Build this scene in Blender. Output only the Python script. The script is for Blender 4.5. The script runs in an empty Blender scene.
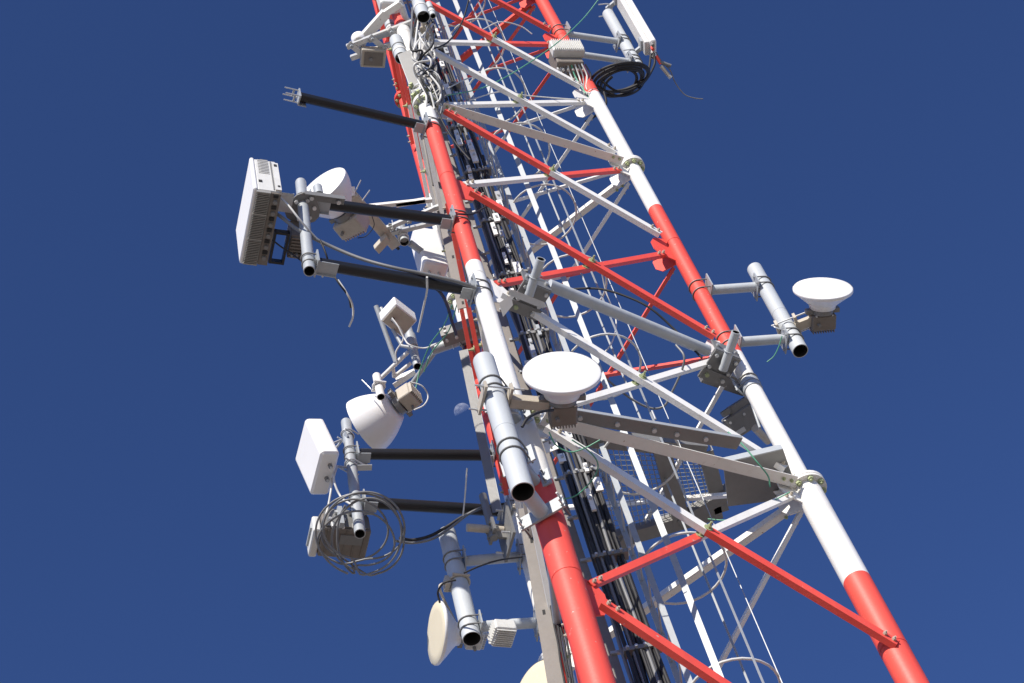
import bpy, bmesh, math, random
from mathutils import Vector, Matrix
random.seed(7)
PI = math.pi
# ------------------------------------------------------------------ camera
sc = bpy.context.scene
col = sc.collection
FPX = 1900.0
CAM = Vector((-.4753, -9.4844, 1.594))
RT = Vector((0.952199, 0.251254, -0.173747))      # camera right
DN = Vector((-0.305454, 0.790233, -0.531253))     # camera down
FW = Vector((0.003821, 0.558930, 0.829206))       # camera forward
cd = bpy.data.cameras.new('camera'); cam = bpy.data.objects.new('camera', cd); col.objects.link(cam)
cd.sensor_width = 36; cd.lens = FPX / 1024 * 36; cd.clip_start = .1; cd.clip_end = 9000
cam.matrix_world = Matrix(((RT.x, -DN.x, -FW.x, CAM.x), (RT.y, -DN.y, -FW.y, CAM.y), (RT.z, -DN.z, -FW.z, CAM.z), (0, 0, 0, 1)))
sc.camera = cam
# ------------------------------------------------------------------ sky and sun
SUN = Vector((-.21, -.85, .475)).normalized()      # towards the sun
elev = math.asin(SUN.z)
w = bpy.data.worlds.new('World'); sc.world = w; w.use_nodes = True
nt = w.node_tree; bg = nt.nodes['Background']
sky = nt.nodes.new('ShaderNodeTexSky'); sky.sky_type = 'NISHITA'; sky.sun_disc = False
sky.sun_elevation = elev; sky.sun_rotation = math.atan2(SUN.x, SUN.y)
sky.altitude = 3600; sky.air_density = 1.0; sky.dust_density = 0.0; sky.ozone_density = 10.0
tint = nt.nodes.new('ShaderNodeMixRGB'); tint.blend_type = 'MULTIPLY'; tint.inputs[0].default_value = 1; tint.inputs[2].default_value = (1.12, .95, 1.02, 1)
nt.links.new(sky.outputs[0], tint.inputs[1]); nt.links.new(tint.outputs[0], bg.inputs[0]); bg.inputs[1].default_value = .12
sl = bpy.data.lights.new('sun', 'SUN'); sl.energy = 4.8; sl.angle = math.radians(.53); sl.color = (1, .93, .83)
so = bpy.data.objects.new('sun', sl); col.objects.link(so)
so.rotation_euler = SUN.to_track_quat('Z', 'Y').to_euler(); so.location = (-20, -25, 40)
sc.view_settings.view_transform = 'Standard'; sc.view_settings.look = 'None'
sc.view_settings.exposure = .36; sc.view_settings.gamma = 1; sc.view_settings.use_curve_mapping = False

# ------------------------------------------------------------------ materials
def mat(name, c, rough=.5, metal=0, dirt=.0, dirtc=(.12, .09, .06), scale=6, bump=.0, spec=.5, c2=None, streak=False, chip=None):
    m = bpy.data.materials.new(name); m.use_nodes = True
    n = m.node_tree.nodes; l = m.node_tree.links; b = n['Principled BSDF']
    b.inputs['Roughness'].default_value = rough; b.inputs['Metallic'].default_value = metal
    b.inputs['Specular IOR Level'].default_value = spec
    tc = n.new('ShaderNodeTexCoord')
    mp = n.new('ShaderNodeMapping'); l.new(tc.outputs['Object'], mp.inputs[0])
    if streak: mp.inputs['Scale'].default_value = (1, 1, .16)
    t = n.new('ShaderNodeTexNoise'); t.inputs['Scale'].default_value = scale; t.inputs['Detail'].default_value = 8
    t.inputs['Roughness'].default_value = .65
    l.new(mp.outputs[0], t.inputs['Vector'])
    r = n.new('ShaderNodeValToRGB'); r.color_ramp.elements[0].position = .35; r.color_ramp.elements[1].position = .7
    c2 = c2 or tuple(x * .86 for x in c)
    r.color_ramp.elements[0].color = (*c2, 1); r.color_ramp.elements[1].color = (*c, 1)
    l.new(t.outputs[0], r.inputs[0])
    out = r.outputs[0]
    if dirt > 0:
        t2 = n.new('ShaderNodeTexNoise'); t2.inputs['Scale'].default_value = scale * 3.1; t2.inputs['Detail'].default_value = 10
        t2.inputs['Roughness'].default_value = .75
        l.new(mp.outputs[0], t2.inputs['Vector'])
        r2 = n.new('ShaderNodeValToRGB'); r2.color_ramp.elements[0].position = .55; r2.color_ramp.elements[1].position = .78
        l.new(t2.outputs[0], r2.inputs[0])
        mu = n.new('ShaderNodeMath'); mu.operation = 'MULTIPLY'; mu.inputs[1].default_value = dirt; l.new(r2.outputs[0], mu.inputs[0])
        mx = n.new('ShaderNodeMixRGB'); l.new(mu.outputs[0], mx.inputs[0]); l.new(out, mx.inputs[1]); mx.inputs[2].default_value = (*dirtc, 1)
        out = mx.outputs[0]
    if chip:
        t4 = n.new('ShaderNodeTexNoise'); t4.inputs['Scale'].default_value = 23; t4.inputs['Detail'].default_value = 6; t4.inputs['Roughness'].default_value = .7
        l.new(tc.outputs['Object'], t4.inputs['Vector'])
        r4 = n.new('ShaderNodeValToRGB'); r4.color_ramp.elements[0].position = .66; r4.color_ramp.elements[1].position = .69
        l.new(t4.outputs[0], r4.inputs[0]); m4 = n.new('ShaderNodeMixRGB'); l.new(r4.outputs[0], m4.inputs[0]); l.new(out, m4.inputs[1]); m4.inputs[2].default_value = (*chip, 1); out = m4.outputs[0]
    l.new(out, b.inputs['Base Color'])
    if bump > 0:
        bp = n.new('ShaderNodeBump'); bp.inputs['Strength'].default_value = bump; bp.inputs['Distance'].default_value = .004
        t3 = n.new('ShaderNodeTexNoise'); t3.inputs['Scale'].default_value = 40; t3.inputs['Detail'].default_value = 4
        l.new(tc.outputs['Object'], t3.inputs['Vector'])
        l.new(t3.outputs[0], bp.inputs['Height']); l.new(bp.outputs[0], b.inputs['Normal'])
    return m
M = {
 'red': mat('red_paint', (.80, .095, .065), .5, dirt=.5, dirtc=(.40, .06, .045), scale=3, bump=.2, c2=(.70, .07, .05), streak=True, chip=(.50, .38, .34)),
 'white': mat('white_paint', (.80, .79, .76), .45, dirt=.5, dirtc=(.42, .37, .29), scale=3, bump=.2, c2=(.74, .73, .69), streak=True, chip=(.38, .28, .20)),
 'galv': mat('galvanised_steel', (.42, .44, .45), .5, .2, dirt=.4, dirtc=(.28, .27, .24), scale=9, bump=.2, c2=(.36, .39, .41)),
 'pipe': mat('grey_pipe_steel', (.50, .53, .545), .55, 0, dirt=.45, dirtc=(.33, .32, .30), scale=4, bump=.2, c2=(.42, .45, .47), streak=True),
 'steel': mat('shade_toned_bracket_steel', (.22, .22, .215), .5, .2, dirt=.5, dirtc=(.16, .13, .10), scale=12, bump=.2, c2=(.2, .2, .195)),  # darker copy of the galvanised steel, shade put into its colour
 'zinc': mat('bright_zinc', (.62, .63, .62), .35, .5, dirt=.4, dirtc=(.3, .28, .25), scale=20),
 'beige': mat('beige_cast_metal', (.50, .45, .37), .55, 0, dirt=.5, dirtc=(.3, .23, .17), scale=12, bump=.2),
 'black': mat('black_steel_tube', (.010, .010, .011), .42, 0, dirt=.2, dirtc=(.03, .028, .026), scale=9, bump=.1),
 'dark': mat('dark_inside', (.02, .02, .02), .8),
 'radome': mat('white_radome', (.84, .835, .82), .4, dirt=.12, dirtc=(.55, .48, .38), scale=5, c2=(.81, .805, .79)),
 'cream': mat('cream_radome', (.70, .63, .46), .45, dirt=.15, dirtc=(.5, .42, .3), scale=5, c2=(.67, .60, .44)),
 'unit': mat('light_grey_unit', (.66, .66, .63), .5, dirt=.3, dirtc=(.36, .31, .25), scale=9),
 'brown': mat('shade_toned_brown_unit', (.20, .175, .15), .6, dirt=.4, dirtc=(.14, .1, .08), scale=14),  # brown deepened to stand in for shade on the units
 'fin': mat('grey_cooling_fins', (.34, .335, .31), .55, .2, dirt=.3, scale=14),
 'rubber': mat('black_cable_sheath', (.022, .022, .024), .6, scale=15, c2=(.035, .035, .037), spec=.3),
 'gcable': mat('grey_cable_sheath', (.19, .195, .20), .4, scale=15),
 'wcable': mat('white_cable_sheath', (.66, .66, .63), .45, scale=15),
 'green': mat('green_earth_wire', (.10, .36, .22), .45, scale=15),
 'lichen': mat('stained_bolt_zinc', (.42, .47, .26), .55, .2, dirt=.6, dirtc=(.16, .22, .05), scale=25),
 'rail': mat('shade_toned_weathered_rail', (.22, .20, .18), .6, .1, dirt=.5, dirtc=(.2, .15, .11), scale=8, bump=.2),  # weathered steel, its brown darkened to carry the shade on it
 'ground': mat('pale_dusty_ground', (.33, .295, .245), .9, dirt=.4, scale=.4),
}

# ------------------------------------------------------------------ mesh builder
def frame(d):
    d = d.normalized(); a = Vector((0, 0, 1)) if abs(d.z) < .9 else Vector((1, 0, 0))
    x = a.cross(d).normalized(); return x, d.cross(x), d
class MB:
    def __init__(s): s.v = []; s.f = []; s.mi = []; s.mats = []; s.sm = []
    def m(s, name):
        if name not in s.mats: s.mats.append(name)
        return s.mats.index(name)
    def add(s, vs, fs, m, smooth=False):
        o = len(s.v); k = s.m(m); s.v += [Vector(v) for v in vs]
        for f in fs: s.f.append([o + i for i in f]); s.mi.append(k); s.sm.append(smooth)
        return s
    def box(s, c, x, y, z, m):
        c = Vector(c); vs = [c + x * a + y * b + z * d for a in (-1, 1) for b in (-1, 1) for d in (-1, 1)]
        fl = x.cross(y).dot(z) < 0
        fs = [(0, 1, 3, 2), (4, 6, 7, 5), (0, 4, 5, 1), (2, 3, 7, 6), (0, 2, 6, 4), (1, 5, 7, 3)]
        if fl: fs = [f[::-1] for f in fs]
        return s.add(vs, fs, m)
    def rbox(s, c, x, y, z, m, r=.01):           # box with rounded corners in x-y and chamfered z ends
        lx, ly, lz = x.length, y.length, z.length; ux, uy, uz = x.normalized(), y.normalized(), z.normalized()
        if ux.cross(uy).dot(uz) < 0: uz = -uz
        r = min(r, lx * .9, ly * .9, lz * .9); rings = []
        for zz, q in ((-lz, r * .6), (-lz + r * .5, 0), (lz - r * .5, 0), (lz, r * .6)):
            ring = []
            for cx, cy, a0 in ((1, 1, 0), (-1, 1, 90), (-1, -1, 180), (1, -1, 270)):
                for k in range(4):
                    a = math.radians(a0 + k * 30)
                    ring.append(Vector(c) + ux * (cx * (lx - r) + (r - q) * math.cos(a)) + uy * (cy * (ly - r) + (r - q) * math.sin(a)) + uz * zz)
            rings.append(ring)
        n = 16; vs = sum(rings, []); fs = []
        for i in range(3):
            for j in range(n): fs.append((i * n + j, i * n + (j + 1) % n, (i + 1) * n + (j + 1) % n, (i + 1) * n + j))
        fs.append(tuple(range(n))[::-1]); fs.append(tuple(3 * n + j for j in range(n)))
        return s.add(vs, fs, m)
    def cone(s, a, b, ra, rb, m, seg=20, caps=True, smooth=True):
        a = Vector(a); b = Vector(b); x, y, d = frame(b - a)
        vs = []; 
        for p, r in ((a, ra), (b, rb)):
            for k in range(seg):
                t = 2 * PI * k / seg; vs.append(p + x * r * math.cos(t) + y * r * math.sin(t))
        s.add(vs, [(k, (k + 1) % seg, seg + (k + 1) % seg, seg + k) for k in range(seg)], m, smooth)
        if caps:
            s.add(vs[:seg], [tuple(range(seg))[::-1]], m); s.add(vs[seg:], [tuple(range(seg))], m)
        return s
    def cyl(s, a, b, r, m, seg=20, caps=True): return s.cone(a, b, r, r, m, seg, caps)
    def pipe(s, a, b, r, m, wall=.007, seg=28):   # open-ended tube with wall thickness and inside coloured dark for its shade
        a = Vector(a); b = Vector(b); x, y, d = frame(b - a); ri = r - wall
        def ring(p, q): return [p + x * q * math.cos(2 * PI * k / seg) + y * q * math.sin(2 * PI * k / seg) for k in range(seg)]
        q = lambda o1, o2: [(o1 + k, o1 + (k + 1) % seg, o2 + (k + 1) % seg, o2 + k) for k in range(seg)]
        n = max(1, int((b - a).length / .3)); rings = [a + (b - a) * (i / n) for i in range(n + 1)]
        vs = sum([ring(p, r) for p in rings], []); fs = sum([q(i * seg, (i + 1) * seg) for i in range(n)], [])
        s.add(vs, fs, m, True)
        s.add(ring(a, r) + ring(a, ri), q(seg, 0), m)
        s.add(ring(b, r) + ring(b, ri), q(0, seg), m); pl = a + (b - a) * .45; s.add(ring(pl, ri - .0005), [tuple(range(seg))], 'dark')  # dark plug stands in for the shade deep in the pipe
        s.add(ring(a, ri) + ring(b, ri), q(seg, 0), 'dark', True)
        return s
    def tube(s, pts, r, m, seg=8, closed=False):
        pts = [Vector(p) for p in pts]; n = len(pts); vs = []; fs = []
        T = []
        for i in range(n):
            a = pts[(i - 1) % n] if (i > 0 or closed) else pts[i]; b = pts[(i + 1) % n] if (i < n - 1 or closed) else pts[i]
            t = (b - a); T.append(t.normalized() if t.length > 1e-9 else Vector((0, 0, 1)))
        x = frame(T[0])[0]
        for i in range(n):
            x = (x - T[i] * x.dot(T[i])).normalized(); y = T[i].cross(x)
            for k in range(seg):
                t = 2 * PI * k / seg; vs.append(pts[i] + x * r * math.cos(t) + y * r * math.sin(t))
        for i in range(n if closed else n - 1):
            j = (i + 1) % n
            for k in range(seg): fs.append((i * seg + k, i * seg + (k + 1) % seg, j * seg + (k + 1) % seg, j * seg + k))
        s.add(vs, fs, m, True)
        if not closed:
            s.add(vs[:seg], [tuple(range(seg))[::-1]], m); s.add(vs[-seg:], [tuple(range(seg))], m)
        return s
    def poly(s, pts, n, t, m):                    # flat plate: polygon extruded by t along n (centred)
        n = n.normalized() * t * .5; k = len(pts); P = [Vector(p) for p in pts]
        nn = (P[1] - P[0]).cross(P[2] - P[0])
        if nn.dot(n) < 0: P = P[::-1]
        vs = [p - n for p in P] + [p + n for p in P]
        fs = [tuple(range(k))[::-1], tuple(range(k, 2 * k))] + [(i, (i + 1) % k, k + (i + 1) % k, k + i) for i in range(k)]
        return s.add(vs, fs, m)
    def lathe(s, prof, o, ax, m, seg=48):         # prof: list of (distance along ax, radius)
        x, y, d = frame(ax); vs = []; fs = []
        for h, r in prof:
            for k in range(seg):
                t = 2 * PI * k / seg; vs.append(Vector(o) + d * h + (x * math.cos(t) + y * math.sin(t)) * max(r, 1e-4))
        for i in range(len(prof) - 1):
            for k in range(seg):
                fs.append((i * seg + k, i * seg + (k + 1) % seg, (i + 1) * seg + (k + 1) % seg, (i + 1) * seg + k))
        return s.add(vs, fs, m, True)
    def bolt(s, p, n, r=.014, h=.02, m='zinc', tail=.0):
        n = n.normalized(); s.cone(p, p + n * h, r, r, m, 6, True, False)
        if tail: s.cyl(p + n * h, p + n * (h + tail), r * .5, m, 8)
        return s
    def ubolt(s, c, ax, back, r, m='galv', rod=.007, tail=.05):   # U round a pipe at c with axis ax, legs pointing to back
        ax = ax.normalized(); b = (back - ax * back.dot(ax)).normalized(); sd = ax.cross(b); R = r + rod
        pts = [c + sd * R + b * (R * .5 + tail), c + sd * R + b * R * .3]
        for k in range(0, 13):
            t = PI * k / 12; pts.append(c + sd * R * math.cos(t) - b * R * math.sin(t))
        pts += [c - sd * R + b * R * .3, c - sd * R + b * (R * .5 + tail)]
        return s.tube(pts, rod, m, 7)
    def build(s, name, parent=None, label=None, loc=None):
        me = bpy.data.meshes.new(name)
        o0 = ORG.get(parent.name, Vector((0, 0, 0))) if parent else (loc or Vector((0, 0, 0)))
        me.from_pydata([v - o0 for v in s.v], [], s.f)
        for k in s.mats: me.materials.append(M[k])
        me.polygons.foreach_set('material_index', s.mi); me.polygons.foreach_set('use_smooth', s.sm); me.update()
        ob = bpy.data.objects.new(name, me); col.objects.link(ob)
        if parent: ob.parent = parent
        else: ob.location = o0
        ORG[ob.name] = o0
        if label: ob['label'] = label
        return ob
ORG = {}
def thing(name, label, cat, loc, group=None):
    o = bpy.data.objects.new(name, None); col.objects.link(o); o.location = loc; o.empty_display_size = .1
    o['label'] = label; o['category'] = cat; ORG[o.name] = Vector(loc)
    if group: o['group'] = group
    return o
def tag(o, label, cat, group=None):
    o['label'] = label; o['category'] = cat
    if group: o['group'] = group
    return o
def spline(pts, n=8):
    P = [Vector(p) for p in pts]; P = [P[0] * 2 - P[1]] + P + [P[-1] * 2 - P[-2]]; out = []
    for i in range(1, len(P) - 2):
        for k in range(n):
            t = k / n; a, b, c, d = P[i - 1:i + 3]
            out.append(.5 * ((2 * b) + (c - a) * t + (2 * a - 5 * b + 4 * c - d) * t * t + (3 * b - a - 3 * c + d) * t ** 3))
    return out + [P[-2]]
# surveying helpers: sight lines from the camera station to real points
def ray(x, y): return RT * ((x - 512) / FPX) + DN * ((y - 341.5) / FPX) + FW
def P(x, y, d): return CAM + ray(x, y) * d
def H(x, y, z): r = ray(x, y); return CAM + r * ((z - CAM.z) / r.z)
def proj(X):
    q = X - CAM; d = q.dot(FW); return 512 + FPX * q.dot(RT) / d, 341.5 + FPX * q.dot(DN) / d, d
Z = Vector((0, 0, 1))
def az(deg, up=0): a = math.radians(deg); u = math.radians(up); return Vector((math.cos(a) * math.cos(u), math.sin(a) * math.cos(u), math.sin(u)))
def plumb(p, y):                                   # top of a plumb pipe standing on p, sighted at image row y
    lo, hi = -6.0, 12.0
    for _ in range(50):
        mid = (lo + hi) / 2
        if proj(p + Z * mid)[1] > y: lo = mid
        else: hi = mid
    return p + Z * lo

# ------------------------------------------------------------------ ground
g = MB(); g.add([(-1500, -1500, 0), (1500, -1500, 0), (1500, 1500, 0), (-1500, 1500, 0)], [(0, 1, 2, 3)], 'ground')
go = g.build('ground'); go['kind'] = 'structure'

# ------------------------------------------------------------------ tower
LV = {-4: 26.0, -3: 24.47 + 0.0, -2: 22.95, -1: 22.94, 0: 21.41, 1: 19.855, 2: 18.248, 3: 16.521, 4: 14.699, 5: 12.758, 6: 10.75, 7: 8.65, 8: 6.45, 9: 4.2, 10: 1.9}
LV[-1] = 22.94; LV[-2] = 24.47; LV[-3] = 26.0; LV[-4] = 27.5
A0 = math.radians(247.3680644)
def leg(i, z):
    r = 1.45 - .01939 * (z - 10.75); a = A0 + i * 2 * PI / 3; return Vector((r * math.cos(a), r * math.sin(a), z))
def legy(i, y):                                    # point of leg i seen at image row y
    lo, hi = 3.0, 30.0
    for _ in range(50):
        mid = (lo + hi) / 2
        if proj(leg(i, mid))[1] > y: lo = mid
        else: hi = mid
    return leg(i, lo)
def legr(z): return .0735 if z > 12.76 else .104
legdir = [(leg(i, 20) - leg(i, 10)).normalized() for i in range(3)]
bands = {0: [0, 11.9, 15.02, 17.72, 20.2, 30], 1: [0, 11.62, 14.66, 17.32, 19.95, 30], 2: [0, 11.9, 14.95, 17.6, 20.4, 30]}
tower = thing('lattice_tower', 'tall triangular lattice tower of red and white painted steel tubes and angles', 'tower', (0, 0, 0))
legs = []
for i in range(3):
    mb = MB(); zs = sorted(set(bands[i][:-1] + [12.758, 28.0]))
    zs = [0] + [z for z in zs if z > 0]
    for a, b in zip(zs, zs[1:]):
        k = max(j for j in range(5) if bands[i][j] <= a + 1e-6); c = 'red' if k % 2 == 0 else 'white'
        n = max(1, int((b - a) / .5)); 
        for q in range(n):
            z0 = a + (b - a) * q / n; z1 = a + (b - a) * (q + 1) / n
            mb.cyl(leg(i, z0), leg(i, z1), legr(z0 + .01), c, 36, False)
    for k in (3, 4, 6, 7, 0, 1):                       # weld collars
        z = LV[k]; j = max(j for j in range(5) if bands[i][j] <= z); c = 'red' if j % 2 == 0 else 'white'
        mb.cyl(leg(i, z + .12), leg(i, z + .13), legr(z) + .0035, c, 36, False)
    lo = mb.build('leg', tower, ['front left leg of red and white tube', 'right leg of red and white tube', 'rear leg of red and white tube'][i])
    legs.append(lo)
    for k in (-1, 2, 5):                           # bolted flanges between leg sections
        mb = MB(); c = leg(i, LV[k]); d = legdir[i]; R = .155 if k == 5 else .125
        paint = {5: 'white', 2: 'white', -1: 'red'}[k]
        x, y, _ = frame(d)
        for s in (-1, 1):
            mb.cyl(c + d * s * .004, c + d * s * .028, R, paint, 32)
        for q in range(8):
            t = 2 * PI * (q + .4) / 8; p = c + (x * math.cos(t) + y * math.sin(t)) * (R - .03)
            mb.bolt(p - d * .028, -d, .023, .024, 'lichen', .014); mb.bolt(p + d * .028, d, .019, .02, 'lichen', .015)
        mb.build('flange', lo, 'bolted flange ring with stained bolts')
FC = [(0, 1), (1, 2), (0, 2)]
def outn(i, j):
    m = (leg(i, 10) + leg(j, 10)) * .5; d = (leg(j, 10) - leg(i, 10)).normalized(); n = d.cross(Z).normalized()
    return n if n.dot(Vector((m.x, m.y, 0))) > 0 else -n
def bcol(face, k):                                 # colours (upper half, lower half) of the X in panel k..k+1
    if face == 0 and k == 2: return 'red', 'white'
    return {-4: ('red', 'red'), -3: ('red', 'red'), -2: ('red', 'red'), -1: ('red', 'red'), 0: ('red', 'white'), 1: ('white', 'white'), 2: ('white', 'red'), 3: ('red', 'red'), 4: ('white', 'white'),
            5: ('white', 'red'), 6: ('red', 'red'), 7: ('red', 'red'), 8: ('white', 'white'), 9: ('white', 'red')}[k]
def angle(mb, a, b, n, wf, wp, c, off, down=True, t=.008):
    d = (b - a).normalized(); u = n.cross(d).normalized()
    if u.z < 0: u = -u
    if abs((b - a).normalized().z) > .999: u = frame(d)[0]
    h = (b - a) / 2; c0 = (a + b) / 2 + n * off
    mb.box(c0, h, u * wf / 2, n * t / 2, c)
    e = -1 if down else 1
    mb.box(c0 + u * e * (wf / 2 - t / 2) - n * (wp / 2 + t / 2 + .0005), h, u * t / 2, n * wp / 2, c)
for fi, (i, j) in enumerate(FC):
    n0 = outn(i, j)
    for k in range(-4, 8):
        zt, zb = LV[k], LV[k + 1]; cu, cl = bcol(fi, k)
        n = (n0 + Z * .0388 * .5).normalized()
        for (p, q, off) in (((i, zt), (j, zb), .07), ((i, zb), (j, zt), .0)):
            if fi == 1 and k == 5 and off == .0: continue
            if fi == 1 and k == 5 and p[1] == zb: continue
            if fi == 0 and k == 6 and q == (1, zt): continue
            a0 = leg(*p); b0 = leg(*q); d = (b0 - a0).normalized()
            # bolt ends land beside the leg node
            rf = 1 if fi == 0 else .75
            ez = lambda pp: -.13 if pp[1] == zt else .13
            a1 = a0 + (Z * ez(p)) * rf + (leg(q[0], p[1]) - a0).normalized() * .17 * rf
            b1 = b0 + (Z * ez(q)) * rf + (leg(p[0], q[1]) - b0).normalized() * .17 * rf
            mid = (a1 + b1) / 2; mb = MB(); W, Wp = ((.076, .04) if off else (.056, .032)) if fi == 0 else (.056, .032)
            ca, cb = (cu, cl) if p[1] == zt else (cl, cu)
            if fi == 0 and k == 5 and off: b1 = b0 + Z * .07 + n * .03 + (leg(0, zb) - b0).normalized() * .05
            mid = (a1 + b1) / 2 if not (fi == 0 and k == 5) else mid
            dd = (b1 - a1).normalized()
            angle(mb, a1, mid, n, W, Wp, ca, off); angle(mb, mid + dd * .0002, b1, n, W, Wp, cb, off)
            for e, s in ((a1, 1), (b1, -1)):
                for q2 in (.035, .105):
                    mb.bolt(e + dd * s * q2 + n * (off + .004), n, .016, .016, 'beige', .014)
            mb.cyl(mid + n * (off + .004), mid + n * (off + .010), .034, 'lichen', 16); mb.bolt(mid + n * (off + .010), n, .019, .02, 'lichen', .03)
            mb.build('brace', tower)
    for k in (-1, 2, 5):
        a = leg(i, LV[k]); b = leg(j, LV[k]); d = (b - a).normalized(); a1 = a + d * .15; b1 = b - d * .15
        mb = MB(); W = (.095 if k == 5 else .08) if fi == 0 else .055; c = 'red' if k < 0 else 'white'
        h = (b1 - a1) / 2; m0 = (a1 + b1) / 2 - Z * .05 + n0 * .02
        mb.box(m0 + n0 * W / 2, h, n0 * W / 2, Z * .004, c)
        mb.box(m0 - n0 * .0045 + Z * (W / 2), h, n0 * .004, Z * W / 2, c)
        for e in (a1 + d * .04, a1 + d * .11, b1 - d * .04, b1 - d * .11): mb.bolt(e - Z * .054 + n0 * .07, -Z, .015, .014, 'lichen', .01)
        mb.build('horizontal_strut', tower)
for i in range(3):                                 # gusset plates at every node, one pair per leg
    for k in range(-3, 9):
        if i == 1 and k == 6: continue
        z = LV[k]; c = 'red' if max(q for q in range(5) if bands[i][q] <= z - .05) % 2 == 0 else 'white'
        mb = MB()
        for j in range(3):
            if j == i or (i == 1 and k == 6): continue
            a = leg(i, z); d = (leg(j, z) - a).normalized(); n = outn(min(i, j), max(i, j)); r = legr(z) - .01
            e = .26; hgt = .16
            pts = [a + d * r + Z * (hgt + .04), a + d * (e * .8) + Z * (hgt), a + d * e + Z * .06, a + d * e - Z * .06, a + d * (e * .8) - Z * hgt, a + d * r - Z * (hgt + .04)]
            mb.poly([p - n * .014 for p in pts], n, .01, c)
        mb.build('gusset', legs[i])
# ------------------------------------------------------------------ things
# ------------------------------------------------------------------ moon
mb = MB(); mc = CAM + ray(462.5, 411.5).normalized() * 8000; R = 8000 / FPX * 8.6 * 1.0
prof = [(R * math.cos(PI * k / 24), R * math.sin(PI * k / 24)) for k in range(13)]  # sunward half only; the unlit side is left out of the shape
mm = bpy.data.materials.new('moon_surface'); mm.use_nodes = True; n_ = mm.node_tree.nodes; l_ = mm.node_tree.links; n_.clear()
ou = n_.new('ShaderNodeOutputMaterial'); ad = n_.new('ShaderNodeAddShader'); tr = n_.new('ShaderNodeBsdfTransparent'); df = n_.new('ShaderNodeBsdfDiffuse')
nz = n_.new('ShaderNodeTexNoise'); nz.inputs['Scale'].default_value = .06; nz.inputs['Detail'].default_value = 5
tc_ = n_.new('ShaderNodeTexCoord'); l_.new(tc_.outputs['Object'], nz.inputs['Vector'])
rp = n_.new('ShaderNodeValToRGB'); rp.color_ramp.elements[0].color = (.09, .09, .09, 1); rp.color_ramp.elements[1].color = (.19, .19, .185, 1)
rp.color_ramp.elements[0].position = .35; rp.color_ramp.elements[1].position = .65
l_.new(nz.outputs[0], rp.inputs[0]); l_.new(rp.outputs[0], df.inputs[0])
ge = n_.new('ShaderNodeNewGeometry'); mxs = n_.new('ShaderNodeMixShader'); tr2 = n_.new('ShaderNodeBsdfTransparent')
l_.new(tr.outputs[0], ad.inputs[0]); l_.new(df.outputs[0], ad.inputs[1]); l_.new(ge.outputs['Backfacing'], mxs.inputs[0])
l_.new(ad.outputs[0], mxs.inputs[1]); l_.new(tr2.outputs[0], mxs.inputs[2]); l_.new(mxs.outputs[0], ou.inputs[0])
M['moon'] = mm
mb.lathe(prof[::-1], mc, SUN, 'moon'); tag(mb.build('moon', loc=mc), 'faint half moon in the blue sky left of the tower', 'moon')

# ------------------------------------------------------------------ clamps, arms, dishes
def clamp(parent, c, ax, r, back, gap=.10, mats=('galv', 'steel'), plate=(.09, .075), name='clamp', tail=.06, po=.012):
    """two U-bolts round a pipe, bolted through a back plate"""
    ax = ax.normalized(); b = (back - ax * back.dot(ax)).normalized(); sd = ax.cross(b); mb = MB()
    for s in (-1, 1):
        mb.ubolt(c + ax * gap / 2 * s, ax, b, r, mats[1], .0065, tail)
        for q in (-1, 1): mb.bolt(c + ax * gap / 2 * s + sd * (r + .007) * q + b * (r + po + .006), b, .013, .012, mats[0])
    mb.box(c + b * (r + po), sd * (r + plate[1] * .5), ax * plate[0], b * .006, mats[0])
    return mb.build(name, parent)
def arm(parent, a, b, r, m, name='arm', bev=True):
    mb = MB(); d = (b - a).normalized(); mb.cyl(a, b, r, m, 28)
    if m == 'black': mb.cyl(a + d * .0, a + d * .012, r + .003, m, 28)
    return mb.build(name, parent)
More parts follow.
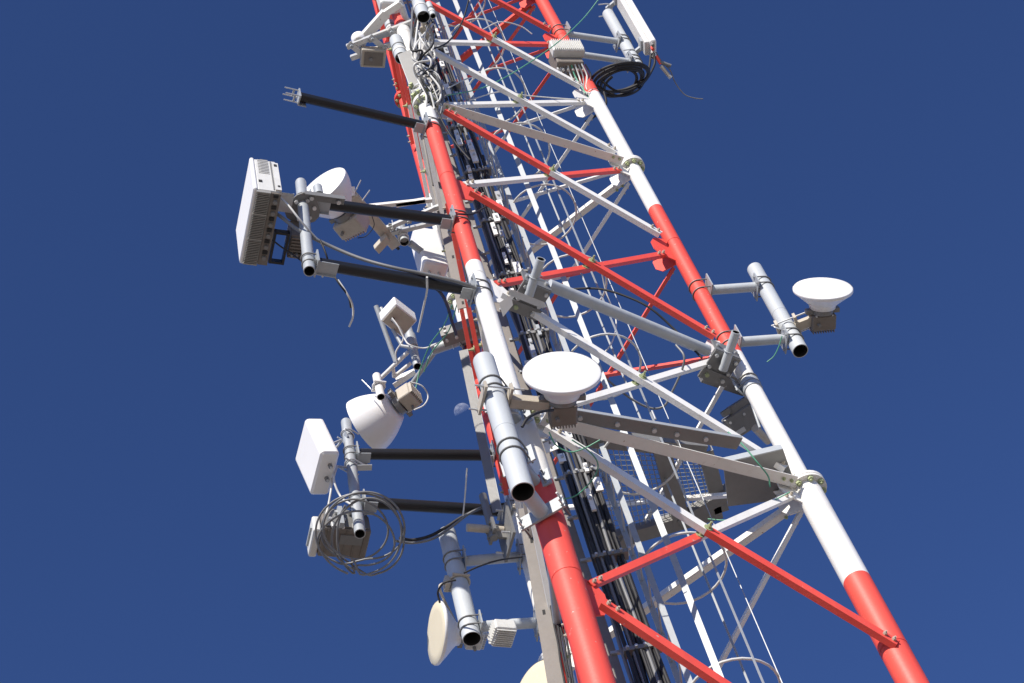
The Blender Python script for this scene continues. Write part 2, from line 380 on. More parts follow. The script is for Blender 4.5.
def dish(label, c, ax, R, depth, neck, group, cm='radome', fm='radome', bell=False, odu=(.12, .1, .07), om='brown', dome=.006, rot=0, cab=True):
    """microwave dish: radome face at c looking along ax"""
    ax = ax.normalized(); t = thing('microwave_dish', label, 'dish antenna', c, group)
    if bell: prof = [(-.0, R), (-.02, R * 1.005)] + [(-.02 - (depth - .02) * u, R * (1 - (1 - neck / R) * u ** 1.75)) for u in [k / 12 for k in range(1, 13)]]
    else: prof = [(0, R), (-.006, R + .004), (-.026, R + .003), (-.034, R - .008), (-depth * .4, neck + (R - neck) * .72), (-depth * .8, neck + (R - neck) * .22), (-depth, neck), (-depth - .03, neck * .96)]
    MB().lathe(prof + [(prof[-1][0], 0)], c, ax, cm, 64).build('reflector', t)
    MB().lathe([(dome, 0), (dome * .9, R * .35), (dome * .6, R * .7), (.002, R * .975), (-.004, R - .001)][::-1], c, ax, fm, 64).build('radome', t)
    mb = MB(); x_, y_, _ = frame(ax)
    for k in range(12):
        a_ = 2 * PI * k / 12; rd = x_ * math.cos(a_) + y_ * math.sin(a_); mb.box(c + rd * (R + .002) - ax * .014, rd * .004, ax * .014, ax.cross(rd) * .008, 'galv')
    bk = c - ax * (depth + .03); x = ax.cross(Z).normalized(); y = x.cross(ax)
    if rot: q = Matrix.Rotation(math.radians(rot), 3, ax); x = q @ x; y = q @ y
    mb = MB(); mb.cyl(bk + ax * .004, bk - ax * .05, neck * .8, 'steel', 28); mb.box(bk - ax * .03, x * neck * 1.25, y * .03, ax * .02, 'steel'); 
    for s in (-1, 1):
        for s2 in (-1, 1): mb.bolt(bk - ax * .05 + x * s * neck * .6 + y * s2 * neck * .55, -ax, .012, .03, 'zinc')
    mb.build('feed_collar', t)
    oc = bk - ax * (.055 + odu[2]); mb = MB(); mb.rbox(oc, x * odu[0], y * odu[1], ax * odu[2], om, .02)
    nf = 9
    for k in range(nf): mb.box(oc - ax * (odu[2] + .012) + x * odu[0] * (k / (nf - 1) * 2 - 1) * .85, x * .003, y * odu[1] * .85, ax * .014, om)
    mb.cyl(oc - y * odu[1] + x * odu[0] * .5, oc - y * (odu[1] + .04) + x * odu[0] * .5, .014, 'steel', 12)
    mb.box(oc + y * (odu[1] + .01), x * odu[0] * .6, y * .006, ax * .012, 'steel')
    mb.build('outdoor_unit', t)
    return t, bk, x, y
def pipe_thing(label, a, b, r, group, m='pipe', loc=None):
    t = thing('mounting_pipe', label, 'antenna mount', a, group)
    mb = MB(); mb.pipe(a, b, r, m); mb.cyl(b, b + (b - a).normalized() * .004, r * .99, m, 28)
    k = (b - a).normalized(); mid = a + (b - a) * .43; mb.cyl(mid, mid + k * .006, r + .0015, m, 28); mb.build('pipe', t)
    return t
G1 = 'vertical mounting pipes clamped to the tower'; G2 = 'microwave dishes on the tower'; GC = 'loose cables on the tower'
def pt_on(a, b, y):                                # point of segment a-b seen at image row y
    lo, hi = 0., 1.
    if proj(a)[1] < proj(b)[1]: a, b = b, a
    for _ in range(40):
        m_ = (lo + hi) / 2
        if proj(a + (b - a) * m_)[1] > y: lo = m_
        else: hi = m_
    return a + (b - a) * lo
def fixarm(t, lp, pp, r, m, lr, pr_, out=True, lplate=True, armname='arm', ldir=None):
    """horizontal arm from a tower leg point to a mounting pipe with clamps at both ends"""
    d = (pp - lp).normalized(); arm(t, lp + d * (lr + .02), pp - d * (pr_ + .02), r, m, armname)
    li = ldir or Z
    clamp(t, lp, li, lr, d, .13, plate=(.10, .09), name='leg_clamp'); clamp(t, pp, Z, pr_, -d, .10, plate=(.08, .07), name='pipe_clamp')

# ---- large pipe in front of the left leg, with its dish
a = H(523, 492, legy(0, 527).z - .05); b = plumb(a, 361)
t = pipe_thing('thick grey open-ended pipe standing in front of the left tower leg, nearest the camera', a, b, .080, G1)
lp = legy(0, 525); lz = lp.z; pp = Vector((a.x, a.y, lz)); d = (pp - lp).normalized()
z1 = pt_on(a, b, 452); l1 = leg(0, z1.z)
arm(t, lp + d * .13, Vector((a.x, a.y, lz)) - d * .083, .055, 'pipe')
mb = MB(); sd = d.cross(Z).normalized(); c0 = lp + d * (.104 + .022)
mb.box(c0, sd * .17, Z * .06, d * .008, 'galv')
for s in (-1, 1):
    for s2 in (-.035, .035): mb.bolt(c0 + sd * s * .155 + Z * s2, d, .015, .018, 'zinc', .045); mb.cyl(c0 + sd * s * .155 + Z * s2, c0 + sd * s * .155 + Z * s2 - d * .10, .007, 'steel', 8)
mb.build('leg_clamp', t)
for yy in (389, 452):
    q = pt_on(a, b, yy); l_q = leg(0, q.z); dd = (l_q - q); dd.z = 0; dd.normalize()
    clamp(t, q, Z, .080, dd, .10, plate=(.085, .09), tail=.09, name='pipe_clamp'); clamp(t, l_q, legdir[0], .0735, -dd, .10, plate=(.085, .09), tail=.09, name='leg_clamp')
    if (l_q - q).length > .25: mb = MB(); mb.cyl(q + dd * .1, l_q - dd * .1, .05, 'galv', 24); mb.build('arm', t)
big_a, big_b = a, b
dc = P(562, 371.5, 13.35); ax = az(-75.2, 2)
q = pt_on(a, b, 400)
t, bk, x, y = dish('large white flat-faced dish in front of the left leg, near the thick pipe', dc, ax, .275, .16, .135, G2, odu=(.10, .09, .08), om='brown')
mb = MB(); c1 = bk - ax * .09; q2 = Vector((q.x, q.y, c1.z)); dd = (c1 - q2).normalized(); s_ = dd.cross(Z).normalized()
mb.box((q2 + dd * .1 + c1) / 2 + s_ * .03, (c1 - q2 - dd * .1) / 2, Z * .035, s_ * .004, 'beige'); mb.box((q2 + dd * .1 + c1) / 2 - Z * .036, (c1 - q2 - dd * .1) / 2, s_ * .034, Z * .004, 'beige')
mb.box((q2 + dd * .1 + c1) / 2 - s_ * .05 , (c1 - q2 - dd * .1) / 2, Z * .02, s_ * .004, 'beige')
for k in (-1, 1):
    mb.box(q2 + s_ * .0 + dd * .095 * k, s_ * .12, Z * .04, dd * .010, 'beige'); mb.tube([q2 + s_ * k * .1 - dd * .17, q2 + s_ * k * .1 + dd * .19], .007, 'zinc')
    for j in (-1, 1): mb.bolt(q2 + s_ * k * .1 + dd * .105 * j, dd * j, .014, .014, 'zinc')
mb.build('dish_bracket', t)

# ---- right-hand pipe and dish
a = P(800.5, 351, 16.35); b = plumb(a, 269)
t = pipe_thing('grey open-ended pipe on two short arms right of the tower', a, b, .070, G1)
for yl, yp in ((291, 284), (343, 335)):
    lp = legy(1, yl); pp = Vector((a.x, a.y, lp.z)); fixarm(t, lp, pp, .045, 'pipe', .0735, .07, ldir=legdir[1])
for yl in (384,):
    lp = legy(1, yl); clamp(t, lp, legdir[1], .0735, az(150), .09, name='leg_clamp')
dc = P(823, 288, 16.55); ax = az(-75.2, 10)
t, bk, x, y = dish('white dish with flat round face, on the pipe right of the tower', dc, ax, .258, .15, .12, G2, odu=(.11, .08, .07))
q = pt_on(a, b, 306); c1 = bk - ax * .07; q2 = Vector((q.x, q.y, c1.z)); dd = (c1 - q2).normalized(); s_ = dd.cross(Z).normalized()
mb = MB(); mb.box((q2 + c1) / 2 + dd * .03, (c1 - q2) / 2 - dd * .04, Z * .04, s_ * .012, 'beige')
mb.box((q2 + c1) / 2 + dd * .03 - Z * .04, (c1 - q2) / 2 - dd * .04, s_ * .045, Z * .005, 'beige')
for k in (-1, 1):
    mb.box(q2 + dd * .085 * k, s_ * .105, Z * .035, dd * .012, 'beige'); mb.tube([q2 + s_ * k * .088 - dd * .13, q2 + s_ * k * .088 + dd * .2], .007, 'zinc')
mb.tube(spline([q2 + s_ * .09 - dd * .1, q2 + s_ * .14 - dd * .12 - Z * .1, q2 + s_ * .1 - dd * .04 - Z * .16]), .006, 'zinc'); mb.build('dish_bracket', t)

# ---- three black arms on the left leg
def sidearm(t, lp, e, r, m, lr, ldir):
    d = (e - lp).normalized(); arm(t, lp + d * (lr + .03), e, r, m)
    clamp(t, lp, ldir, lr, d, .12, plate=(.095, .07), name='leg_clamp')
    s = d.cross(Z); mb = MB(); c = lp + d * (lr + .035)
    mb.box(c + d * .03, s * .004, Z * .075, d * .045, 'galv'); mb.box(c + d * .03 - Z * .07, s * .05, Z * .004, d * .045, 'galv'); mb.build('end_plate', t)
lp = legy(0, 128); e = H(300, 97, lp.z)
t = thing('support_arm', 'black support arm with empty U-bolts, topmost of the black arms on the left', 'support arm', lp, 'black support arms')
sidearm(t, lp, e, .046, 'black', .0735, legdir[0])
d = (e - lp).normalized(); s = d.cross(Z); mb = MB()
mb.box(e + d * .012, s * .05, Z * .085, d * .006, 'galv'); mb.box(e - d * .03 + s * .055, s * .004, Z * .07, d * .04, 'galv')
for k in (-1, 1):
    for j in (-1, 1): mb.cyl(e + d * .012 + Z * k * .06 + s * j * .035, e + d * .15 + Z * k * .06 + s * j * .035, .007, 'zinc', 8)
    mb.tube([e + d * .06 + Z * k * .06 - s * .035, e + d * .06 + Z * k * .06 + s * .035], .01, 'galv')
mb.build('end_plate', t)
l2 = legy(0, 222); l3 = legy(0, 292); e2 = H(302.5, 201, l2.z); e3 = H(308.5, 262, l3.z)
pb = P(311.5, 276, proj(e3)[2] - .04)
pt = e2 + (e2 - e3).normalized() * .40; pbm = e3 - (e2 - e3).normalized() * .17
t = pipe_thing('thin grey pipe at the ends of the upper pair of black arms', pbm, pt, .047, G1, 'galv')
for lp, e, nm in ((l2, e2, 'upper of the two black arms holding the finned radio unit'), (l3, e3, 'lower of the two black arms holding the finned radio unit')):
    u = thing('support_arm', nm, 'support arm', lp, 'black support arms'); d = (e - lp).normalized()
    sidearm(u, lp, e - d * .09, .050, 'black', .0735, legdir[0])
    s = d.cross(Z); mb = MB()
    mb.box(e - d * .13 + s * .055, s * .004, Z * .08, d * .10, 'galv'); mb.box(e - d * .13 - Z * .055, s * .055, Z * .004, d * .10, 'galv')
    mb.box(e - d * .06, s * .08, Z * .085, d * .006, 'galv')
    for k in (-1, 1): mb.ubolt(e + Z * k * .05, Z, -d, .047, 'steel', .007, .05); mb.cyl(e - d * .13 + s * .05 + Z * .04 * k, e - d * .13 + s * .09 + Z * .04 * k, .01, 'zinc', 6)
    mb.build('end_plate', u)
out = (e2 - l2); out.z = 0; out.normalize(); wv = Z.cross(out)
# tilting head between pipe and radio unit
q = H(303, 209, e2.z - .09)
t = thing('tilt_bracket', 'dark round-holed tilt bracket between the finned radio unit and its thin pipe', 'bracket', q)
mb = MB()
pts = [q + (out * math.cos(a_) - wv * math.sin(a_)) * (.145 + .012 * math.sin(3 * a_)) for a_ in [2 * PI * k / 18 for k in range(18)]]
mb.poly(pts, Z, .012, 'steel'); mb.build('plate', t)
mb = MB()
for k in range(6): a_ = 2 * PI * k / 6 + .3; mb.bolt(q + (out * math.cos(a_) - wv * math.sin(a_)) * .095 - Z * .006, -Z, .018, .02, 'radome' if k % 2 else 'zinc')
mb.build('bolts', t)
mb = MB(); mb.box(q - out * .16 + wv * .12, out * .17, wv * .03, Z * .005, 'steel'); mb.box(q - out * .16 + wv * .155, out * .17, wv * .004, Z * .03, 'steel'); mb.bolt(q - out * .28 + wv * .12, -Z, .02, .04, 'zinc'); mb.bolt(q - out * .05 + wv * .12, -Z, .02, .03, 'zinc'); mb.build('side_plate', t)
mb = MB(); mb.box(q + out * .17 + wv * .05 - Z * .02, out * .07, wv * .09, Z * .004, 'zinc'); mb.build('link_plate', t)
mb = MB(); c = H(279, 247, e2.z - .36)
for k in (-1, 1): mb.box(c + out * .055 * k, out * .010, wv * .15, Z * .03, 'black'); mb.box(c + wv * .14 * k, out * .065, wv * .010, Z * .028, 'black')
mb.build('strut', t)
mb = MB(); q5 = H(319, 195, e2.z); mb.cyl(q5, q5 + Z * .14, .04, 'galv', 20); mb.build('stub_pipe', t)
# brown junction unit behind it
mb = MB(); c = P(296, 240, 15.95)
t = thing('junction_unit', 'small brown ribbed unit hanging on the thin pipe behind the tilt bracket', 'radio unit', c)
mb.rbox(c, out * .07, wv * .11, Z * .13, 'brown', .015)
for k in range(7): mb.box(c - Z * .135 + wv * (-.09 + .03 * k), out * .06, wv * .006, Z * .012, 'brown')
mb.build('housing', t)
for k in range(3): mb = MB(); mb.cyl(c - Z * .13 + out * (.04 - .04 * k) - wv * .05, c - Z * .19 + out * (.04 - .04 * k) - wv * .05, .012, 'steel', 10); mb.build('connector', t)

# ---- finned radio unit
c = P(259.5, 212, 15.75); U = Z * .30; Wd = wv * .36
t = thing('radio_unit', 'big white radio unit with dark fins underneath at the far left, end of black arms', 'radio unit', c)
mb = MB(); mb.rbox(c, out * .092, wv * .345, Z * .27, 'unit', .012); mb.build('housing', t)
mb = MB(); mb.rbox(c + out * .108, out * .018, wv * .355, Z * .275, 'radome', .02); mb.build('radome', t)
mb = MB()
for k in range(44): mb.box(c - Z * .278 + out * .042 + wv * (-.335 + .67 * k / 43), out * .055, wv * .0028, Z * .022, 'fin')
for k in (0, 15, 30, 43): mb.box(c - Z * .28 + out * .042 + wv * (-.335 + .67 * k / 43), out * .058, wv * .006, Z * .024, 'fin')
mb.build('cooling_fins', t)
mb = MB(); mb.box(c - Z * .277 - out * .062, out * .04, wv * .335, Z * .012, 'brown')
for k in range(6): p = c - Z * .29 - out * .062 + wv * (-.26 + .105 * k); mb.cyl(p, p - Z * .03, .018, 'steel', 12); mb.box(p + wv * .05, out * .02, wv * .015, Z * .012, 'dark')
mb.build('connector_strip', t)
mb = MB(); f = c + wv * .347
for k in range(9): mb.box(f + Z * (.03 + .028 * k) + out * .02, out * .045, wv * .004, Z * .004, 'unit'); mb.box(f + Z * (.044 + .028 * k) + out * .01, out * .03, wv * .003, Z * .006, 'steel')
mb.box(f - Z * .12 + out * .06, out * .014, wv * .003, Z * .018, 'dark'); mb.box(f + Z * .17 - out * .08, out * .012, wv * .016, Z * .018, 'dark'); mb.box(f - Z * .2 - out * .085, out * .01, wv * .016, Z * .012, 'dark')
mb.box(f - out * .045, out * .005, wv * .004, Z * .25, 'steel'); mb.box(f - out * .08 - Z * .02, out * .024, wv * .012, Z * .24, 'unit')
mb.build('side_panel', t)
# dish behind arms
dc = P(322, 187, 16.6); ax = az(-108, 4)
t, bk, x, y = dish('white dish half behind the black arm beside the finned radio unit', dc, ax, .25, .27, .12, G2, bell=True, odu=(.13, .10, .08), om='beige', dome=.03, rot=-20)

# ---- lower left: black arms on the rear leg, pipe, panel antenna, radio, coil
l4 = legy(2, 455.5); l5 = legy(2, 512); e4 = H(350, 454, l4.z); e5 = H(356, 502, l5.z)
ud = (e4 - e5).normalized(); pt = e4 + ud * .60; pbm = e5 - ud * .52
d4 = (e4 - l4).normalized()
t = pipe_thing('thin grey pipe behind the coiled cable on the lower pair of black arms', pbm, pt, .048, G1, 'galv')
for lp, e, nm in ((l4, e4, 'upper of the two black arms reaching left from the rear leg below the moon'), (l5, e5, 'lowest black arm, ending behind the coiled cable')):
    u = thing('support_arm', nm, 'support arm', lp, 'black support arms'); d = (e - lp).normalized()
    sidearm(u, lp, e - d * .09, .052, 'black', .0735, legdir[2]); s = d.cross(Z); mb = MB()
    mb.box(e - d * .10 + s * .06, s * .004, Z * .09, d * .06, 'galv'); mb.box(e - d * .065, s * .08, Z * .09, d * .006, 'galv'); mb.box(e - d * .11 - Z * .06, s * .055, Z * .004, d * .07, 'galv')
    for k in (-1, 1): mb.ubolt(e + Z * k * .05, Z, -d, .048, 'steel', .007, .06)
    mb.build('end_plate', u)
o4 = (e4 - l4); o4.z = 0; o4.normalize()
A_ = math.radians(11); u_ = (Z * math.cos(A_) + az(-150) * math.sin(A_)).normalized(); nn = (az(-150) * math.cos(A_) - Z * math.sin(A_)).normalized(); ww = u_.cross(nn)
c = P(317, 456.5, 16.75)
t = thing('panel_antenna', 'white rounded panel antenna with two connectors underneath, left of the thin pipe', 'antenna', c)
mb = MB(); mb.rbox(c, nn * .088, ww * .235, u_ * .26, 'radome', .035); mb.build('radome', t)
for k in (-1, 1): p = c - u_ * .26 - nn * .02 + ww * .07 * k + ww * .03; mb = MB(); mb.cyl(p, p - u_ * .035, .019, 'steel', 16); mb.cyl(p - u_ * .03, p - u_ * .05, .013, 'zinc', 12); mb.build('connector', t)
mb = MB(); q = pt_on(pbm, pt, 437); s0 = c + u_ * .12 - nn * .085
mb.tube([s0, s0 - nn * .06 + ww * .04, q + (s0 - q) * .25], .012, 'galv'); mb.tube([s0 - ww * .08, s0 - nn * .1 - ww * .05, q + (s0 - q) * .25 - ww * .02], .012, 'galv')
mb.ubolt(q, Z, (s0 - q), .048, 'zinc', .008, .05); mb.ubolt(q + Z * .05, Z, (q - s0), .048, 'zinc', .008, .06)
mb.box(q + (s0 - q).normalized() * .065, ww * .06, u_ * .04, (s0 - q).normalized() * .006, 'galv'); mb.build('bracket', t)
mb = MB(); q = pt_on(pbm, pt, 468); s1 = c - u_ * .14 - nn * .085
mb.tube([s1, q + (s1 - q) * .25], .012, 'galv'); mb.ubolt(q, Z, (s1 - q), .048, 'zinc', .008, .09); mb.ubolt(q + Z * .06, Z, (q - s1), .048, 'zinc', .008, .10)
mb.box(q + az(20) * .09, az(20) * .09, az(110) * .03, Z * .004, 'zinc'); mb.build('bracket', t)
# radio unit hidden in the coil
c = P(343, 536, 16.45); wn = Z.cross(az(-152)); on = az(-152)
t = thing('radio_unit', 'dark radio unit with pale end cover seen through the coiled cable', 'radio unit', c)
mb = MB(); mb.rbox(c, on * .21, wn * .155, Z * .11, 'brown', .015)
for k in range(5): mb.box(c - Z * .112 + on * (-.16 + .08 * k), on * .004, wn * .14, Z * .006, 'brown')
mb.box(c - Z * .114 - on * .05 + wn * .05, on * .1, wn * .05, Z * .006, 'steel')
mb.build('housing', t)
mb = MB(); mb.rbox(c + on * .25 - wn * .03, on * .035, wn * .15, Z * .10, 'unit', .02); mb.box(c + on * .292 - wn * .03, on * .01, wn * .10, Z * .012, 'galv'); mb.build('cover', t)
mb = MB(); mb.box(c + Z * .03 + wn * .165, on * .19, wn * .006, Z * .12, 'steel'); mb.box(c + wn * .20 + on * .06, on * .02, wn * .03, Z * .12, 'galv'); mb.box(c + wn * .20 - on * .12, on * .02, wn * .03, Z * .12, 'galv')
for k in range(6): mb.bolt(c + wn * .172 + on * (-.15 + .06 * k) + Z * (.03 + .05 * (-1) ** k), wn, .016, .03, 'zinc')
mb.build('mounting_plate', t)
for k in range(4): mb = MB(); p = c + on * (-.14 + .09 * k) + wn * .17 - Z * .05; mb.cyl(p, p - Z * .06, .014, ['zinc', 'steel', 'radome', 'zinc'][k], 10); mb.build('connector', t)
mb = MB()
rr = random.Random(3); cc = [];
for k in range(5 * 22 + 8):
    th = 2 * PI * k / 22 + 1.9; lp_ = k // 22; R1 = 43 - 2.5 * lp_ + 3.5 * math.sin(k * .31); R2 = 41 - 3.5 * ((lp_ * 2) % 5) + 2 * math.cos(k * .23)
    ox = [0, 5, -4, 6, -9, 3][lp_]; oy = [0, -6, 7, 3, -5, 0][lp_]
    cc.append(P(362 + ox + R1 * math.cos(th), 533 + oy + R2 * math.sin(th), 16.05 + .06 * math.sin(th) + .018 * lp_ + .02 * math.sin(k * .17)))
mb.tube(spline(cc, 3), .0095, 'gcable', 8)
tag(mb.build('coiled_cable', loc=cc[0]), 'big loose coil of grey cable hung on the lower left pipe', 'cable')

def wire(label, pts, r, m, name='cable', group=GC, n=8):
    mb = MB(); mb.tube(spline([P(*p) for p in pts], n), r, m, 7); return tag(mb.build(name, loc=P(*pts[0])), label, 'cable', group)

# ---- bottom left pipe with two arms and dish
a = P(472, 639, 15.35); b = plumb(a, 533)
t = pipe_thing('light grey open-ended pipe left of the rear leg at the bottom left of the tower', a, b, .078, G1)
for yl, yp in ((556, 552), (622, 614)):
    lp = legy(2, yl); pp = Vector((a.x, a.y, lp.z)); fixarm(t, lp, pp, .046, 'pipe', .0735, .078, ldir=legdir[2])
dc = P(436, 633, 15.85); ax = az(-151, -2)
t, bk, x, y = dish('cream faced dish turned left at the end of the bottom left pipe', dc, ax, .265, .17, .10, G2, fm='cream', odu=(.09, .10, .07), om='unit')
mb = MB(); q = pt_on(a, b, 583)
mb.ubolt(q, Z, -ax, .078, 'beige', .012, .03); mb.ubolt(q + Z * .0, Z, ax, .078, 'beige', .012, .03); mb.box(q - Z * .02 + ax * .11, ax * .02, Z * .05, ax.cross(Z) * .05, 'beige')
mb.tube(spline([q + ax * .1, q + ax * .18 - Z * .1, bk + Z * .12]), .012, 'beige'); mb.build('dish_bracket', t)
c = P(503, 633, 15.35); t = thing('radio_unit', 'grey ribbed box unit just right of the bottom left pipe end', 'radio unit', c); oo = az(-151); wo = Z.cross(oo)
mb = MB(); mb.rbox(c, oo * .09, wo * .10, Z * .055, 'unit', .015); mb.build('housing', t); mb = MB()
for k in range(9): mb.box(c - Z * .06 + wo * (-.085 + .021 * k), oo * .08, wo * .003, Z * .01, 'unit')
for k in range(7): mb.box(c + oo * .095 + wo * (-.08 + .027 * k), oo * .012, wo * .003, Z * .05, 'unit')
mb.build('cooling_fins', t)
dc = P(535.5, 692, 13.85); ax = az(-128, 0)
t, bk, x, y = dish('cream faced dish cut by the bottom edge left of the red leg', dc, ax, .25, .16, .10, G2, fm='cream')
mb = MB(); lp = leg(0, bk.z); mb.cyl(bk - ax * .1, lp + (bk - lp).normalized() * .10, .03, 'galv', 20); mb.build('dish_bracket', t)
# dark bracket block between pipe arms and rear leg
c = P(506, 532, 16.1); t = thing('clamp_block', 'dark grey bolted clamp plates at the rear leg between two arms', 'bracket', c)
mb = MB(); q = Z.cross(az(-152)); mb.box(c, az(-152) * .012, q * .16, Z * .21, 'steel'); mb.box(c + az(-152) * .13, az(-152) * .012, q * .09, Z * .08, 'steel')
mb.box(c + az(-152) * .07, az(-152) * .06, q * .012, Z * .09, 'steel')
for k in (-1, 1):
    for j in (-1, 1): mb.cyl(c + az(-152) * .02 + q * .11 * k + Z * .15 * j, c + az(-152) * .09 + q * .11 * k + Z * .15 * j, .01, 'zinc', 8); mb.bolt(c + az(-152) * .14 + q * .05 * k + Z * .04 * j, az(-152), .016, .02, 'steel')
mb.build('plate', t)
mb = MB(); mb.cyl(c + az(-152) * .02 + Z * .02, c + az(-152) * .34 + Z * .02, .035, 'beige', 20); mb.cyl(c + az(-152) * .12 - Z * .10, c + az(-152) * .12 + Z * .5, .035, 'steel', 20); mb.build('stub_pipe', t)
# long bar running up beside the rear leg
mb = MB(); a = P(497, 512, 16.3); b = P(463, 350, 18.0); u1 = (b - a).normalized(); s = u1.cross(FW).normalized()
mb.box((a + b) / 2, (b - a) / 2, s * .04, FW * .004, 'steel'); mb.box((a + b) / 2 - s * .042 + FW * .03, (b - a) / 2, s * .003, FW * .03, 'galv')
tag(mb.build('steel_channel', loc=a), 'long dark steel channel running up left of the rear leg', 'steel channel')

# ---- middle left: box antenna, frame and bell dish
lp = legy(2, 346); a = H(424, 360, lp.z); 
t = thing('outrigger_frame', 'pale twin tube frame sloping down left from a dark clamp on the rear leg', 'antenna mount', lp)
e = H(398, 384, lp.z); d = (e - lp).normalized(); s = d.cross(Z)
lc = H(463, 334, lp.z); arm(t, H(487, 331, lp.z), H(432, 350, lp.z), .055, 'galv'); 
mb = MB(); f0 = H(432, 352, lp.z); f1 = H(402, 402, lp.z - .05); mb.cyl(H(440, 345, lp.z), H(398, 403, lp.z - .02), .025, 'galv', 20); mb.build('arm', t)
mb = MB(); k0 = H(415, 372, lp.z + .05); mb.box((k0 + H(394, 386, lp.z + .05)) / 2, (H(394, 386, lp.z + .05) - k0) / 2, s * .03, Z * .004, 'white')
mb.box((k0 + H(396, 380, lp.z + .05)) / 2 + Z * .03, (H(396, 380, lp.z + .05) - k0) / 2, s * .004, Z * .03, 'white')
mb.tube([H(381, 378, lp.z), H(408, 352, lp.z)], .022, 'white', 12); mb.tube([H(393, 366, lp.z), H(394, 377, lp.z)], .018, 'white', 10); mb.tube([H(394, 377, lp.z), H(411, 363, lp.z)], .02, 'white', 10); mb.build('angle_bar', t)
d = (H(432, 350, lp.z) - H(487, 331, lp.z)).normalized(); s = d.cross(Z)
if s.dot(FW) > 0: s = -s
lc = H(463, 339, lp.z); mb = MB(); c = lc + s * .16; mb.box(c, d * .19, s * .006, Z * .07, 'steel'); mb.box(c - s * .06 - Z * .075, d * .19, s * .07, Z * .006, 'steel')
for k in range(4): mb.bolt(c + d * (-.15 + .1 * k) - s * .05 - Z * .08, -Z, .018, .03, 'zinc')
for k in range(4): mb.ubolt(lc + d * (-.12 + .08 * k), d, s, .055, 'zinc', .006, .06)
for k in (-1, 1):
    for j in (-1, 1): mb.bolt(c + d * .14 * k + s * .006 + Z * .04 * j, s, .016, .02, 'zinc')
mb.build('clamp', t); clamp(t, lp, legdir[2], .0735, d, .12, name='leg_clamp')
zf = lp.z
a = P(417.5, 366.5, 18.55); b = plumb(a, 330)
t = pipe_thing('short pipe holding the small white box under the lowest finned-unit arm', a, b, .042, G1, 'galv')
mb = MB(); mb.cyl(pt_on(a, b, 348), pt_on(a, b, 336), .055, 'galv', 20); mb.build('sleeve', t)
c = P(398, 317, 18.75); u1 = az(146); u2 = az(61)
t = thing('box_antenna', 'small white square box with cables entering its brown underside', 'antenna', c)
mb = MB(); mb.rbox(c, u1 * .12, u2 * .15, Z * .075, 'radome', .015); mb.build('housing', t)
mb = MB(); mb.box(c - Z * .078, u1 * .105, u2 * .135, Z * .006, 'beige'); mb.cyl(c - Z * .08 - u2 * .07 + u1 * .02, c - Z * .12 - u2 * .07 + u1 * .02, .02, 'dark', 12); mb.build('base', t)
mb = MB(); s0 = P(379, 312, 18.9); mb.tube([P(376, 306, 18.9), P(396, 362, 18.7)], .025, 'galv', 12); mb.tube([P(381, 308, 18.9), P(402, 346, 18.6), P(414, 348, 18.55)], .02, 'galv', 10); mb.build('bracket', t)
wire('white cable looping down from the small white box', [(392, 318, 18.6), (398, 326, 18.55), (404, 338, 18.5), (410, 345, 18.4), (425, 348, 18.4), (440, 342, 18.3)], .008, 'wcable')
wire('pale cable with a twist hanging under the small white box', [(391, 319, 18.6), (401, 330, 18.6), (403, 340, 18.6), (396, 352, 18.6), (397, 364, 18.6)], .009, 'wcable')
# bell dish
dc = P(364.5, 427, 18.0); ax = az(160.6, 0)
t, bk, x, y = dish('white bell shaped dish turned down left, seen from its side next to the moon', dc, ax, .285, .36, .14, G2, bell=True, odu=(.10, .09, .07), om='beige')
a = P(377.0 + 4, 397, 17.7); b = plumb(a, 376)
t = pipe_thing('very short white pipe stub above the bell shaped dish', a, b, .04, G1, 'white')
mb = MB(); q = (a + b) / 2; mb.ubolt(q, Z, az(30), .042, 'white', .012, .03); mb.ubolt(q, Z, az(-150), .042, 'white', .012, .03); mb.tube([P(362, 380, 17.8), P(371, 389, 17.7)], .006, 'zinc'); mb.build('clamp', t)

# ---- cluster behind the second black arm: rails, pipe end, tilted beige arm, white panel
c = P(436, 255, 19.2); o = az(-150); wq = Z.cross(o)
t = thing('panel_antenna', 'upright white panel antenna between the two legs behind the black arms', 'antenna', c)
mb = MB(); bc = P(429, 254, 18.7); mb.rbox(bc, wq * .10, o * .13, Z * .36, 'radome', .03); mb.build('radome', t)
mb = MB(); mb.box(bc - wq * .0 - o * .15 + Z * .12, o * .03, wq * .05, Z * .02, 'galv'); mb.box(bc - o * .15 - Z * .2, o * .03, wq * .05, Z * .02, 'galv')
for k in (-1, 1): mb.cyl(bc - Z * .36 + o * .05 * k, bc - Z * .42 + o * .05 * k, .016, 'zinc', 10)
mb.build('bracket', t)
a = P(404.5, 242, 18.4); b = plumb(a, 226)
t = pipe_thing('short grey ringed pipe before the upright white panel', a, b, .048, G1, 'galv')
for h_ in (.06, .15): MB().cyl(a + Z * h_, a + Z * (h_ + .03), .055, 'white', 24).build('ring', t)
mb = MB(); p0 = H(410, 243, a.z + .05); p1 = H(447, 270, a.z + .05); mb.cyl(p0, p1, .034, 'galv', 20); mb.build('arm', t)
t = thing('twin_rail_mount', 'pair of zinc rails crossing under the second black arm toward the rear leg', 'antenna mount', P(400, 222, 18.9))
mb = MB(); zz = a.z + .12
for (x0, y0, x1, y1, m_) in ((385, 229, 440, 206, 'zinc'), (380, 236, 437, 222, 'zinc'), (365, 207, 432, 200, 'white'), (396, 205, 425, 200, 'white')):
    p0 = H(x0, y0, zz); p1 = H(x1, y1, zz); mb.box((p0 + p1) / 2, (p1 - p0) / 2, Z * .02, (p1 - p0).normalized().cross(Z) * .02, m_)
mb.build('rail', t); mb = MB()
